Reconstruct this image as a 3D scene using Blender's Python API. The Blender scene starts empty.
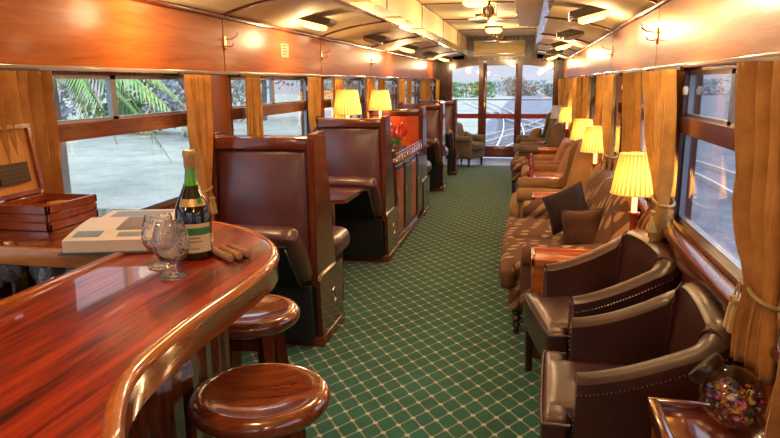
import bpy, bmesh, math, random
from mathutils import Vector, Matrix
random.seed(7)
sc = bpy.context.scene
COL = sc.collection
PI = math.pi
R = math.radians

# ------------------------------------------------------------------ materials
def mat(name):
    m = bpy.data.materials.new(name); m.use_nodes = True
    nt = m.node_tree; b = nt.nodes['Principled BSDF']
    return m, nt, b

def setp(b, base=None, rough=None, metal=None, coat=None, coatr=None, spec=None, sheen=None, sheent=None, ior=None, trans=None):
    I = b.inputs
    if base is not None: I['Base Color'].default_value = (*base, 1)
    if rough is not None: I['Roughness'].default_value = rough
    if metal is not None: I['Metallic'].default_value = metal
    if coat is not None: I['Coat Weight'].default_value = coat
    if coatr is not None: I['Coat Roughness'].default_value = coatr
    if spec is not None: I['Specular IOR Level'].default_value = spec
    if sheen is not None: I['Sheen Weight'].default_value = sheen
    if sheent is not None: I['Sheen Tint'].default_value = (*sheent, 1)
    if ior is not None: I['IOR'].default_value = ior
    if trans is not None: I['Transmission Weight'].default_value = trans

def N(nt, t, **kw):
    n = nt.nodes.new(t)
    for k, v in kw.items():
        if k.startswith('i_'):
            key = k[2:].replace('_', ' ')
            n.inputs[key].default_value = v
        else: setattr(n, k, v)
    return n

def ramp(nt, stops, interp='LINEAR'):
    r = nt.nodes.new('ShaderNodeValToRGB'); cr = r.color_ramp; cr.interpolation = interp
    while len(cr.elements) < len(stops): cr.elements.new(.5)
    for e, (p, c) in zip(cr.elements, stops): e.position = p; e.color = (*c, 1)
    return r

def flat(name, c, rough=.5, metal=0, **kw):
    m, nt, b = mat(name); setp(b, c, rough, metal, **kw); return m

def wood(name, dark, mid, light, along='Y', scale=1.0, rough=.25, coat=.6, coatr=.08, bump=.05, contrast=(.3,.5,.72)):
    m, nt, b = mat(name)
    tc = N(nt, 'ShaderNodeTexCoord'); mp = N(nt, 'ShaderNodeMapping')
    s = {'X': (.6, 9, 9), 'Y': (9, .6, 9), 'Z': (9, 9, .6)}[along]
    mp.inputs['Scale'].default_value = tuple(v*scale for v in s)
    nt.links.new(tc.outputs['Object'], mp.inputs[0])
    n1 = N(nt, 'ShaderNodeTexNoise', i_Scale=2.2, i_Detail=6, i_Roughness=.6, i_Distortion=.8)
    nt.links.new(mp.outputs[0], n1.inputs['Vector'])
    mp2 = N(nt, 'ShaderNodeMapping'); mp2.inputs['Scale'].default_value = tuple(v*scale*5 for v in s)
    nt.links.new(tc.outputs['Object'], mp2.inputs[0])
    n2 = N(nt, 'ShaderNodeTexNoise', i_Scale=3, i_Detail=4, i_Roughness=.5)
    nt.links.new(mp2.outputs[0], n2.inputs['Vector'])
    mx = N(nt, 'ShaderNodeMath', operation='MULTIPLY_ADD'); mx.inputs[1].default_value = .35; 
    nt.links.new(n2.outputs[0], mx.inputs[0])
    ma = N(nt, 'ShaderNodeMath', operation='MULTIPLY'); ma.inputs[1].default_value = .72
    nt.links.new(n1.outputs[0], ma.inputs[0]); nt.links.new(ma.outputs[0], mx.inputs[2])
    r = ramp(nt, [(contrast[0], dark), (contrast[1], mid), (contrast[2], light)])
    nt.links.new(mx.outputs[0], r.inputs[0]); nt.links.new(r.outputs[0], b.inputs['Base Color'])
    setp(b, None, rough, coat=coat, coatr=coatr)
    bp = N(nt, 'ShaderNodeBump'); bp.inputs['Strength'].default_value = bump; bp.inputs['Distance'].default_value = .002
    nt.links.new(n2.outputs[0], bp.inputs['Height']); nt.links.new(bp.outputs[0], b.inputs['Normal'])
    return m

def leather(name, c1, c2, rough=.3, coat=.2, coatr=.3):
    m, nt, b = mat(name)
    tc = N(nt, 'ShaderNodeTexCoord')
    n = N(nt, 'ShaderNodeTexNoise', i_Scale=5, i_Detail=5)
    nt.links.new(tc.outputs['Object'], n.inputs['Vector'])
    r = ramp(nt, [(.3, c1), (.7, c2)]); nt.links.new(n.outputs[0], r.inputs[0]); nt.links.new(r.outputs[0], b.inputs['Base Color'])
    v = N(nt, 'ShaderNodeTexVoronoi', i_Scale=260); nt.links.new(tc.outputs['Object'], v.inputs['Vector'])
    w = N(nt, 'ShaderNodeTexNoise', i_Scale=9, i_Detail=5, i_Distortion=1.5); nt.links.new(tc.outputs['Object'], w.inputs['Vector'])
    ad = N(nt, 'ShaderNodeMath', operation='MULTIPLY_ADD'); ad.inputs[1].default_value = .03
    nt.links.new(v.outputs['Distance'], ad.inputs[0]); nt.links.new(w.outputs[0], ad.inputs[2])
    bp = N(nt, 'ShaderNodeBump'); bp.inputs['Strength'].default_value = .25; bp.inputs['Distance'].default_value = .008
    nt.links.new(ad.outputs[0], bp.inputs['Height']); nt.links.new(bp.outputs[0], b.inputs['Normal'])
    setp(b, None, rough, coat=coat, coatr=coatr, spec=.35)
    return m

def fabric(name, c1, c2, scale=60, rough=.9, sheen=.4, bump=.3, tint=(1, .9, .8)):
    m, nt, b = mat(name)
    tc = N(nt, 'ShaderNodeTexCoord')
    n = N(nt, 'ShaderNodeTexNoise', i_Scale=7, i_Detail=8, i_Roughness=.65); nt.links.new(tc.outputs['Object'], n.inputs['Vector'])
    r = ramp(nt, [(.35, c1), (.65, c2)]); nt.links.new(n.outputs[0], r.inputs[0]); nt.links.new(r.outputs[0], b.inputs['Base Color'])
    n2 = N(nt, 'ShaderNodeTexNoise', i_Scale=scale, i_Detail=3); nt.links.new(tc.outputs['Object'], n2.inputs['Vector'])
    bp = N(nt, 'ShaderNodeBump'); bp.inputs['Strength'].default_value = bump; bp.inputs['Distance'].default_value = .004
    nt.links.new(n2.outputs[0], bp.inputs['Height']); nt.links.new(bp.outputs[0], b.inputs['Normal'])
    setp(b, None, rough, sheen=sheen*.35, sheent=tint, spec=.2)
    return m

def pattern_fabric(name, base, motif, scale=9):
    m, nt, b = mat(name)
    tc = N(nt, 'ShaderNodeTexCoord'); sp = N(nt, 'ShaderNodeSeparateXYZ'); nt.links.new(tc.outputs['Object'], sp.inputs[0])
    ad = N(nt, 'ShaderNodeMath', operation='SUBTRACT'); nt.links.new(sp.outputs[0], ad.inputs[0]); nt.links.new(sp.outputs[2], ad.inputs[1])
    cb = N(nt, 'ShaderNodeCombineXYZ'); nt.links.new(ad.outputs[0], cb.inputs[0]); nt.links.new(sp.outputs[1], cb.inputs[1])
    mp = N(nt, 'ShaderNodeMapping'); mp.inputs['Scale'].default_value = (scale*.78, scale*.95, 1); mp.inputs['Rotation'].default_value = (0, 0, .15)
    nt.links.new(cb.outputs[0], mp.inputs[0])
    ns = N(nt, 'ShaderNodeTexNoise', i_Scale=2.4); nt.links.new(mp.outputs[0], ns.inputs['Vector'])
    mxv = N(nt, 'ShaderNodeMix', data_type='VECTOR'); mxv.inputs[0].default_value = .12
    nt.links.new(mp.outputs[0], mxv.inputs[4]); nt.links.new(ns.outputs['Color'], mxv.inputs[5])
    v = N(nt, 'ShaderNodeTexVoronoi', voronoi_dimensions='2D', i_Scale=1.0, i_Randomness=.5); nt.links.new(mxv.outputs[1], v.inputs['Vector'])
    rr = ramp(nt, [(.0, motif), (.22, motif), (.27, base), (1, base)])
    nt.links.new(v.outputs['Distance'], rr.inputs[0]); nt.links.new(rr.outputs[0], b.inputs['Base Color'])
    n2 = N(nt, 'ShaderNodeTexNoise', i_Scale=90); nt.links.new(tc.outputs['Object'], n2.inputs['Vector'])
    bp = N(nt, 'ShaderNodeBump'); bp.inputs['Strength'].default_value = .25; bp.inputs['Distance'].default_value = .003
    nt.links.new(n2.outputs[0], bp.inputs['Height']); nt.links.new(bp.outputs[0], b.inputs['Normal'])
    setp(b, None, .9, sheen=.0, spec=.15)
    return m

def carpet():
    m, nt, b = mat('carpet')
    tc = N(nt, 'ShaderNodeTexCoord'); sp = N(nt, 'ShaderNodeSeparateXYZ'); nt.links.new(tc.outputs['Object'], sp.inputs[0])
    def M(op, a, b_=None, c=None):
        n = N(nt, 'ShaderNodeMath', operation=op)
        for i, v in enumerate((a, b_, c)):
            if v is None: continue
            if isinstance(v, (int, float)): n.inputs[i].default_value = v
            else: nt.links.new(v, n.inputs[i])
        return n.outputs[0]
    ax, ay = .0575, .082
    X = M('DIVIDE', M('ADD', sp.outputs[0], .43984+ax*400), 2*ax); Y = M('DIVIDE', M('ADD', sp.outputs[1], -3.170+ay*400), 2*ay)
    s = M('ADD', X, Y); t = M('ADD', M('SUBTRACT', X, Y), 500)
    fs = M('SUBTRACT', M('FRACT', M('ADD', s, .5)), .5); ft = M('SUBTRACT', M('FRACT', M('ADD', t, .5)), .5)
    afs = M('ABSOLUTE', fs); aft = M('ABSOLUTE', ft)
    line = M('LESS_THAN', M('MINIMUM', afs, aft), .045)
    dx = M('MULTIPLY', M('ADD', fs, ft), ax); dy = M('MULTIPLY', M('SUBTRACT', fs, ft), ay)
    d = M('SQRT', M('ADD', M('MULTIPLY', dx, dx), M('MULTIPLY', dy, dy)))
    node = M('LESS_THAN', d, .0125)
    k = M('MAXIMUM', M('MULTIPLY', line, .45), node)
    nz = N(nt, 'ShaderNodeTexNoise', i_Scale=3, i_Detail=5); nt.links.new(tc.outputs['Object'], nz.inputs['Vector'])
    g = ramp(nt, [(.3, (.002, .072, .041)), (.7, (.004, .115, .067))]); nt.links.new(nz.outputs[0], g.inputs[0])
    mx = N(nt, 'ShaderNodeMix', data_type='RGBA'); nt.links.new(k, mx.inputs[0]); nt.links.new(g.outputs[0], mx.inputs[6])
    mx.inputs[7].default_value = (.46, .44, .36, 1)
    nt.links.new(mx.outputs[2], b.inputs['Base Color'])
    n2 = N(nt, 'ShaderNodeTexNoise', i_Scale=350); nt.links.new(tc.outputs['Object'], n2.inputs['Vector'])
    bp = N(nt, 'ShaderNodeBump'); bp.inputs['Strength'].default_value = .5; bp.inputs['Distance'].default_value = .004
    nt.links.new(n2.outputs[0], bp.inputs['Height']); nt.links.new(bp.outputs[0], b.inputs['Normal'])
    setp(b, None, .95, sheen=.15)
    return m

def pane_mat():
    m, nt, b = mat('window_glass'); nt.nodes.remove(b)
    out = nt.nodes['Material Output']
    tr = N(nt, 'ShaderNodeBsdfTransparent'); tr.inputs[0].default_value = (.95, .97, .98, 1)
    gl = N(nt, 'ShaderNodeBsdfGlossy'); gl.inputs['Roughness'].default_value = .01
    lw = N(nt, 'ShaderNodeLayerWeight'); lw.inputs[0].default_value = .5
    pw = N(nt, 'ShaderNodeMath', operation='POWER'); pw.inputs[1].default_value = 5; nt.links.new(lw.outputs['Facing'], pw.inputs[0])
    mu = N(nt, 'ShaderNodeMath', operation='MULTIPLY_ADD', use_clamp=True); mu.inputs[1].default_value = .90; mu.inputs[2].default_value = .045; nt.links.new(pw.outputs[0], mu.inputs[0])
    mx = N(nt, 'ShaderNodeMixShader'); nt.links.new(mu.outputs[0], mx.inputs[0]); nt.links.new(tr.outputs[0], mx.inputs[1]); nt.links.new(gl.outputs[0], mx.inputs[2])
    nt.links.new(mx.outputs[0], out.inputs[0]); return m

def emis(name, c, s, base=None):
    m, nt, b = mat(name); setp(b, base or c, .4)
    b.inputs['Emission Color'].default_value = (*c, 1); b.inputs['Emission Strength'].default_value = s
    return m

def crystal(name, cut=True, tint=(1, 1, 1)):
    m, nt, b = mat(name); setp(b, tint, .02, ior=1.45, trans=1)
    if cut:
        tc = N(nt, 'ShaderNodeTexCoord'); mp = N(nt, 'ShaderNodeMapping'); mp.inputs['Rotation'].default_value = (.6, .5, .7)
        nt.links.new(tc.outputs['Object'], mp.inputs[0])
        v = N(nt, 'ShaderNodeTexVoronoi', i_Scale=75); nt.links.new(mp.outputs[0], v.inputs['Vector'])
        bp = N(nt, 'ShaderNodeBump'); bp.inputs['Strength'].default_value = .7; bp.inputs['Distance'].default_value = .003
        nt.links.new(v.outputs['Distance'], bp.inputs['Height']); nt.links.new(bp.outputs[0], b.inputs['Normal'])
    return m

M_panel = wood('panel_wood', (.23, .052, .007), (.36, .092, .012), (.47, .135, .020), 'Y', .9, .33, .08, .10, .015)
M_panel.node_tree.nodes['Principled BSDF'].inputs['IOR'].default_value = 1.2
M_panel.node_tree.nodes['Principled BSDF'].inputs['Coat IOR'].default_value = 1.3
M_pillar = wood('pillar_wood', (.17, .040, .010), (.28, .070, .016), (.38, .110, .025), 'Z', .9, .25, .6, .1)
M_mahog = wood('mahogany', (.045, .008, .004), (.10, .020, .008), (.17, .038, .014), 'Z', 1.2, .2, .8, .08)
M_mahogY = wood('mahogany_rail', (.055, .010, .005), (.12, .023, .009), (.18, .040, .015), 'Y', 1.2, .25, .5, .12)
M_mahogX = wood('mahogany_cross', (.05, .009, .005), (.12, .022, .009), (.20, .042, .016), 'X', 1.2, .18, .8, .08)
M_dark = wood('dark_wood', (.014, .004, .003), (.042, .011, .006), (.085, .022, .010), 'Z', 1.2, .25, .5, .15)
M_bar = wood('bar_top_wood', (.018, .002, .001), (.17, .010, .003), (.34, .034, .008), 'Y', .75, .35, .38, .03, .01, (.40, .50, .62))
M_bar.node_tree.nodes['Principled BSDF'].inputs['Specular IOR Level'].default_value = .2
M_bar2 = wood('bar_edge_wood', (.20, .045, .010), (.36, .09, .02), (.50, .15, .035), 'Y', 1, .15, .9, .05)
M_counter = wood('counter_wood', (.28, .10, .03), (.42, .17, .05), (.55, .25, .08), 'X', 1, .25, .6, .1)
M_counterT = wood('counter_top_wood', (.08, .015, .008), (.17, .035, .014), (.26, .06, .02), 'X', 1, .15, .9, .05)
M_stool = wood('stool_wood', (.07, .013, .005), (.20, .045, .013), (.36, .095, .026), 'X', 1.0, .14, 1, .06)
M_stool2 = wood('stool_leg_wood', (.04, .008, .004), (.10, .02, .008), (.17, .035, .012), 'Z', 1.2, .2, .8, .08)
M_orangewood = wood('orange_wood', (.28, .055, .010), (.42, .10, .016), (.55, .16, .03), 'X', 1.2, .2, .8, .08)
M_redwood = wood('red_panel_wood', (.33, .035, .006), (.50, .065, .010), (.62, .11, .02), 'Z', .8, .3, .5, .15)
M_humid = wood('humidor_wood', (.12, .022, .009), (.23, .045, .015), (.34, .08, .022), 'X', 1.4, .25, .6, .1)
M_humidin = wood('cedar_wood', (.40, .16, .04), (.52, .22, .06), (.6, .28, .08), 'Z', 1.2, .6, 0)
M_jartable = wood('side_table_wood', (.06, .010, .007), (.13, .022, .012), (.19, .038, .018), 'X', 1.2, .15, .9, .06)
M_leather = leather('brown_leather', (.036, .013, .012), (.070, .024, .018), .36, .3, .22)
M_maroon = leather('maroon_leather', (.060, .013, .014), (.098, .022, .021), .42, 1.0, .24)
M_black = leather('black_leathercloth', (.008, .010, .010), (.012, .012, .012), .6, 0)
M_sofa = pattern_fabric('sofa_fabric', (.13, .066, .043), (.36, .235, .125), 12)
M_beige = fabric('beige_fabric', (.24, .13, .06), (.31, .175, .085))
M_taupe = fabric('taupe_fabric', (.10, .065, .045), (.16, .11, .08))
M_greyf = fabric('grey_brown_fabric', (.14, .105, .08), (.21, .165, .125))
M_darkf = fabric('dark_brown_cushion', (.018, .009, .010), (.034, .016, .015), 40, .8, .15)
M_velvet = fabric('brown_velvet', (.045, .016, .011), (.10, .040, .022), 50, .7, .25, .3, (1, .7, .5))
M_curt = fabric('curtain_velvet', (.36, .150, .034), (.56, .265, .075), 60, .75, .6, .25, (1, .8, .5))
M_curt2 = fabric('curtain_velvet_gold', (.40, .19, .045), (.60, .315, .085), 60, .75, .5, .25, (1, .85, .6))
M_curtlin = fabric('curtain_lining', (.40, .24, .10), (.60, .42, .22), 60, .85, .3)
M_tass = fabric('tassel_cord', (.36, .24, .09), (.50, .36, .17), 200, .8, .3)
M_ceil = flat('ceiling_cream', (.90, .79, .50), .55)
M_clere = flat('clerestory_cream', (.86, .68, .34), .4)
M_band = flat('polished_moulding', (.34, .25, .21), .16, 0, coat=1, coatr=.05)
M_chrome = flat('chrome', (.75, .75, .78), .12, 1)
M_brass = flat('brass', (.80, .52, .18), .22, 1)
M_dkmetal = flat('dark_bronze', (.07, .05, .04), .35, .8)
M_alu = flat('aluminium_sash', (.30, .32, .36), .3, .7)
M_white = flat('white_enamel', (.75, .75, .73), .35)
M_grey = flat('grey_paint', (.35, .36, .38), .5)
M_paper = flat('paper', (.80, .72, .70), .55, coat=.15, coatr=.2)
M_paperedge = flat('page_edges', (.60, .50, .45), .8)
M_cover = flat('book_cover', (.06, .07, .06), .5)
M_photo = flat('printed_photo', (.12, .08, .05), .4)
M_photo2 = flat('printed_photo_blue', (.18, .25, .35), .4)
M_glass = pane_mat()
M_clear = crystal('clear_glass', False)
M_bottle = crystal('green_bottle_glass', False, (.10, .42, .08))
M_wine = flat('dark_wine', (.006, .010, .004), .05, coat=1, coatr=.02)
M_foil = flat('gold_foil', (.50, .33, .14), .4, .4)
M_label = flat('cream_label', (.62, .52, .36), .6)
M_lgreen = flat('green_label_band', (.03, .20, .07), .5)
M_ink = flat('label_ink', (.08, .06, .04), .6)
M_cigar = fabric('cigar_leaf', (.33, .155, .085), (.46, .24, .14), 120, .7, .1)
M_shade = None
M_carpet = carpet()
M_vinyl = flat('vestibule_mat', (.20, .22, .30), .3)
M_red = flat('red_paint', (.33, .015, .02), .35, coat=.5)
M_burg = flat('burgundy_lacquer', (.34, .035, .020), .2, coat=.8)
M_candle = emis('lit_candle_sleeve', (1, .80, .38), .5, (.9, .8, .6))
M_bulb = emis('lit_lamp_glass', (1, .52, .09), 3.2)
M_bulboff = flat('unlit_lamp_glass', (.42, .32, .20), .3)

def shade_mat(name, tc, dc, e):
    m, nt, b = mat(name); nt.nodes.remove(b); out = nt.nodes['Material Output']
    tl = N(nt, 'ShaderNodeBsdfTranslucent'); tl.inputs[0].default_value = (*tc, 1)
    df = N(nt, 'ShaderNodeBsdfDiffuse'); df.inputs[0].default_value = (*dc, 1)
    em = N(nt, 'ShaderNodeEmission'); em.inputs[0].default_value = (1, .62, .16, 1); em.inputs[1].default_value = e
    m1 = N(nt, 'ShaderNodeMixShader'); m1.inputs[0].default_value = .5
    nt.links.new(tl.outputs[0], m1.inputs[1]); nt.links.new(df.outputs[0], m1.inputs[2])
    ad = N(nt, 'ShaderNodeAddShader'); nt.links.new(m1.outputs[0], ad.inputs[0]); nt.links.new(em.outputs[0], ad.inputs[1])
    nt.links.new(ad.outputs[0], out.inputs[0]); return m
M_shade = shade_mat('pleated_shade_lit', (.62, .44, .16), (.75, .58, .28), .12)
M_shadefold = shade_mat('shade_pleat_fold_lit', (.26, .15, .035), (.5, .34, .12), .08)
M_shadeoff = flat('unlit_white_shade', (.55, .52, .48), .8)

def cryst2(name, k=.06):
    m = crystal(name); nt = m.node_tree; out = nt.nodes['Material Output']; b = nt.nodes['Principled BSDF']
    df = N(nt, 'ShaderNodeBsdfDiffuse'); df.inputs[0].default_value = (.8, .84, .9, 1)  # white diffuse stands in for window light glinting on the glass
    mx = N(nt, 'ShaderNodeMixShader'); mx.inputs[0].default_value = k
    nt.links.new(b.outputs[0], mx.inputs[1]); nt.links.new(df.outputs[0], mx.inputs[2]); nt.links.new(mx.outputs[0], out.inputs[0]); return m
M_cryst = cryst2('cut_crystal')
M_cryst2 = cryst2('cut_crystal_painted_sheen', .10)  # stronger white mix: painted sheen for glasses on the dark shelf
# ------------------------------------------------------------------ mesh builder
class MB:
    def __init__(s): s.bm = bmesh.new(); s.mi = 0
    def _f(s, f):
        f.material_index = s.mi; return f
    def face(s, vs):
        try: return s._f(s.bm.faces.new(vs))
        except ValueError: return None
    def v(s, p): return s.bm.verts.new(p)
    def box(s, x0, x1, y0, y1, z0, z1, bev=0, seg=2, mtx=None):
        P = [(x0,y0,z0),(x1,y0,z0),(x1,y1,z0),(x0,y1,z0),(x0,y0,z1),(x1,y0,z1),(x1,y1,z1),(x0,y1,z1)]
        vs = [s.v(p) for p in P]
        fs = [s.face([vs[i] for i in q]) for q in ((0,3,2,1),(4,5,6,7),(0,1,5,4),(1,2,6,5),(2,3,7,6),(3,0,4,7))]
        if bev:
            es = list({e for f in fs for e in f.edges})
            r = bmesh.ops.bevel(s.bm, geom=es, offset=bev, segments=seg, profile=.5, affect='EDGES')
            vs = list({v for f in r['faces'] for v in f.verts} | {v for v in vs if v.is_valid})
            for f in r['faces']: f.material_index = s.mi
        if mtx is not None: bmesh.ops.transform(s.bm, matrix=mtx, verts=[v for v in vs if v.is_valid])
        return s
    def prism(s, pts, axis, a, b):
        """polygon pts (2-d) in the plane normal to axis, extruded from a to b"""
        def P(p, t):
            return {'X': (t, p[0], p[1]), 'Y': (p[0], t, p[1]), 'Z': (p[0], p[1], t)}[axis]
        A = [s.v(P(p, a)) for p in pts]; B = [s.v(P(p, b)) for p in pts]
        s.face(A[::-1]); s.face(B)
        n = len(pts)
        for i in range(n): s.face([A[i], A[(i+1) % n], B[(i+1) % n], B[i]])
        return s
    def grid(s, rows, closed_u=False, closed_v=False):
        V = [[s.v(p) for p in r] for r in rows]
        nu = len(V); nv = len(V[0])
        for i in range(nu if closed_u else nu-1):
            for j in range(nv if closed_v else nv-1):
                s.face([V[i][j], V[i][(j+1) % nv], V[(i+1) % nu][(j+1) % nv], V[(i+1) % nu][j]])
        return V
    def lathe(s, prof, c=(0,0,0), n=24, mod=None, mtx=None, cap=True):
        rows = []
        for r, z in prof:
            row = []
            for k in range(n):
                a = 2*PI*k/n; rr = r*(mod(k, r, z) if mod else 1)
                p = Vector((rr*math.cos(a), rr*math.sin(a), z))
                if mtx is not None: p = mtx @ p
                row.append((p.x+c[0], p.y+c[1], p.z+c[2]))
            rows.append(row)
        V = s.grid(rows, closed_v=True)
        if cap:
            s.face(V[0][::-1]); s.face(V[-1])
        return s
    def tube(s, path, r, n=8, cap=True):
        path = [Vector(p) for p in path]; rows = []
        m = len(path)
        up0 = Vector((0, 0, 1))
        for i, p in enumerate(path):
            t = (path[min(i+1, m-1)] - path[max(i-1, 0)]).normalized()
            up = up0 if abs(t.z) < .95 else Vector((1, 0, 0))
            a = t.cross(up).normalized(); b = a.cross(t)
            rr = r(i/(m-1)) if callable(r) else r
            rows.append([tuple(p + rr*(math.cos(2*PI*k/n)*a + math.sin(2*PI*k/n)*b)) for k in range(n)])
        V = s.grid(rows, closed_v=True)
        if cap: s.face(V[0][::-1]); s.face(V[-1])
        return s
    def puff(s, x0, x1, y0, y1, z0, z1, rad=.04, crown=.02, n=10, mtx=None, axis=None):
        """soft upholstered block: rounded edges, every face bulged by crown"""
        c = Vector(((x0+x1)/2, (y0+y1)/2, (z0+z1)/2)); h = Vector(((x1-x0)/2, (y1-y0)/2, (z1-z0)/2))
        rad = min(rad, min(h)*.98)
        seen = {}
        def P(q):
            k = tuple(round(t, 5) for t in q)
            if k in seen: return seen[k]
            p = Vector((q[0]*h.x, q[1]*h.y, q[2]*h.z))
            core = Vector([max(-(h[i]-rad), min(h[i]-rad, p[i])) for i in range(3)])
            d = p - core
            if d.length > 1e-9: p = core + d.normalized()*rad if d.length > 0 else p
            b = Vector((1, 1, 1))
            for i in range(3):
                j, l = [t for t in range(3) if t != i]
                w = (1-q[j]**2)*(1-q[l]**2)
                p[i] += crown*w*(1 if p[i] > 0 else -1)*min(1, abs(q[i]))**3 if (axis is None or i in axis) else 0
            p += c
            if mtx is not None: p = mtx @ p
            v = s.v(p); seen[k] = v; return v
        L = []
        for i in range(n+1):
            t = -1+2*i/n; L.append(math.sin(t*PI/2)*.35+t*.65 if True else t)
        for ax in range(3):
            j, l = [t for t in range(3) if t != ax]
            for sg in (-1, 1):
                for a in range(n):
                    for b_ in range(n):
                        q = []
                        for (u, w) in ((a, b_), (a+1, b_), (a+1, b_+1), (a, b_+1)):
                            t = [0, 0, 0]; t[ax] = sg; t[j] = L[u]; t[l] = L[w]; q.append(P(t))
                        flip = (sg > 0) != (ax == 1)
                        s.face(q if flip else q[::-1])
        return s
    def build(s, name, m, parent=None, smooth=True, loc=None, solid=0, sub=0):
        me = bpy.data.meshes.new(name)
        bmesh.ops.remove_doubles(s.bm, verts=s.bm.verts, dist=1e-6)
        bmesh.ops.recalc_face_normals(s.bm, faces=s.bm.faces)
        s.bm.to_mesh(me); s.bm.free()
        for x in (m if isinstance(m, (list, tuple)) else [m]): me.materials.append(x)
        if smooth: me.shade_smooth()
        o = bpy.data.objects.new(name, me); COL.objects.link(o)
        if smooth:
            me.set_sharp_from_angle(angle=R(38))
        if parent is not None: o.parent = parent
        if loc is not None: o.location = loc
        if solid:
            md = o.modifiers.new('solid', 'SOLIDIFY'); md.thickness = solid; md.offset = 0
        if sub:
            md = o.modifiers.new('sub', 'SUBSURF'); md.levels = sub; md.render_levels = sub
        return o

def thing(name, label, cat, loc=(0,0,0), rz=0, group=None, tilt=None):
    o = bpy.data.objects.new(name, None); COL.objects.link(o); o.empty_display_size = .1
    o.location = loc; o.rotation_euler = (tilt[0] if tilt else 0, tilt[1] if tilt else 0, rz)
    tag(o, label, cat, group); return o
def tag(o, label, cat, group=None, kind=None):
    o['label'] = label; o['category'] = cat
    if group: o['group'] = group
    if kind: o['kind'] = kind
    return o
def struct(o): o['kind'] = 'structure'; return o
def semp(name):
    o = bpy.data.objects.new(name, None); COL.objects.link(o); o['kind'] = 'structure'; return o
def dup(root, loc=None, rz=None, label=None, group=None):
    r = root.copy(); COL.objects.link(r)
    if loc is not None: r.location = loc
    if rz is not None: r.rotation_euler = (0, 0, rz)
    if label: r['label'] = label
    if group: r['group'] = group
    for ch in list(root.children):
        c = ch.copy(); COL.objects.link(c); c.parent = r
        for g in list(ch.children):
            d = g.copy(); COL.objects.link(d); d.parent = c
    return r
def light(name, loc, energy, color, size=.04, parent=None):
    l = bpy.data.lights.new(name, 'POINT'); l.energy = energy; l.color = color; l.shadow_soft_size = size
    o = bpy.data.objects.new(name, l); COL.objects.link(o); o.location = loc
    if parent: o.parent = parent
    return o
def down_light(name, loc, energy, color, size, parent):
    l = bpy.data.lights.new(name, 'AREA'); l.shape = 'DISK'; l.size = size; l.energy = energy; l.color = color
    o = bpy.data.objects.new(name, l); COL.objects.link(o); o.location = loc; o.parent = parent
    return o
def interp(tab, t):
    if t <= tab[0][0]: return tab[0][1]
    for (a, va), (b, vb) in zip(tab, tab[1:]):
        if t <= b:
            k = (t-a)/(b-a); k = k*k*(3-2*k); return va+(vb-va)*k
    return tab[-1][1]

# ------------------------------------------------------------------ the car: dimensions in metres
XL, XR = -1.96, .728         # inner faces of the side walls
YB, YE = -1.6, 14.4          # end wall behind the viewer, glazed end wall ahead
SEAM0, BAY = 4.09, 2.09
ZS, ZR0, ZR1, ZW, ZP0, ZP1 = .93, 1.38, 1.455, 1.675, 1.70, 2.03
CL, CR, ZC0, ZC1, ZT = -1.30, .12, 2.19, 2.27, 2.56
WL = [2.92 + BAY*k for k in range(-2, 6)]
WR = [2.70 + BAY*k for k in range(-2, 6)]
HWL, HWR = .84, .72

b = MB(); b.box(XL-.1, XR+.1, YB, 13.1, -.06, 0); f = struct(b.build('floor', M_carpet, smooth=False))
b = MB(); b.box(XL-.1, XR+.1, 13.1, YE+1.0, -.06, 0); struct(b.build('floor_vestibule', M_vinyl, smooth=False))

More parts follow.
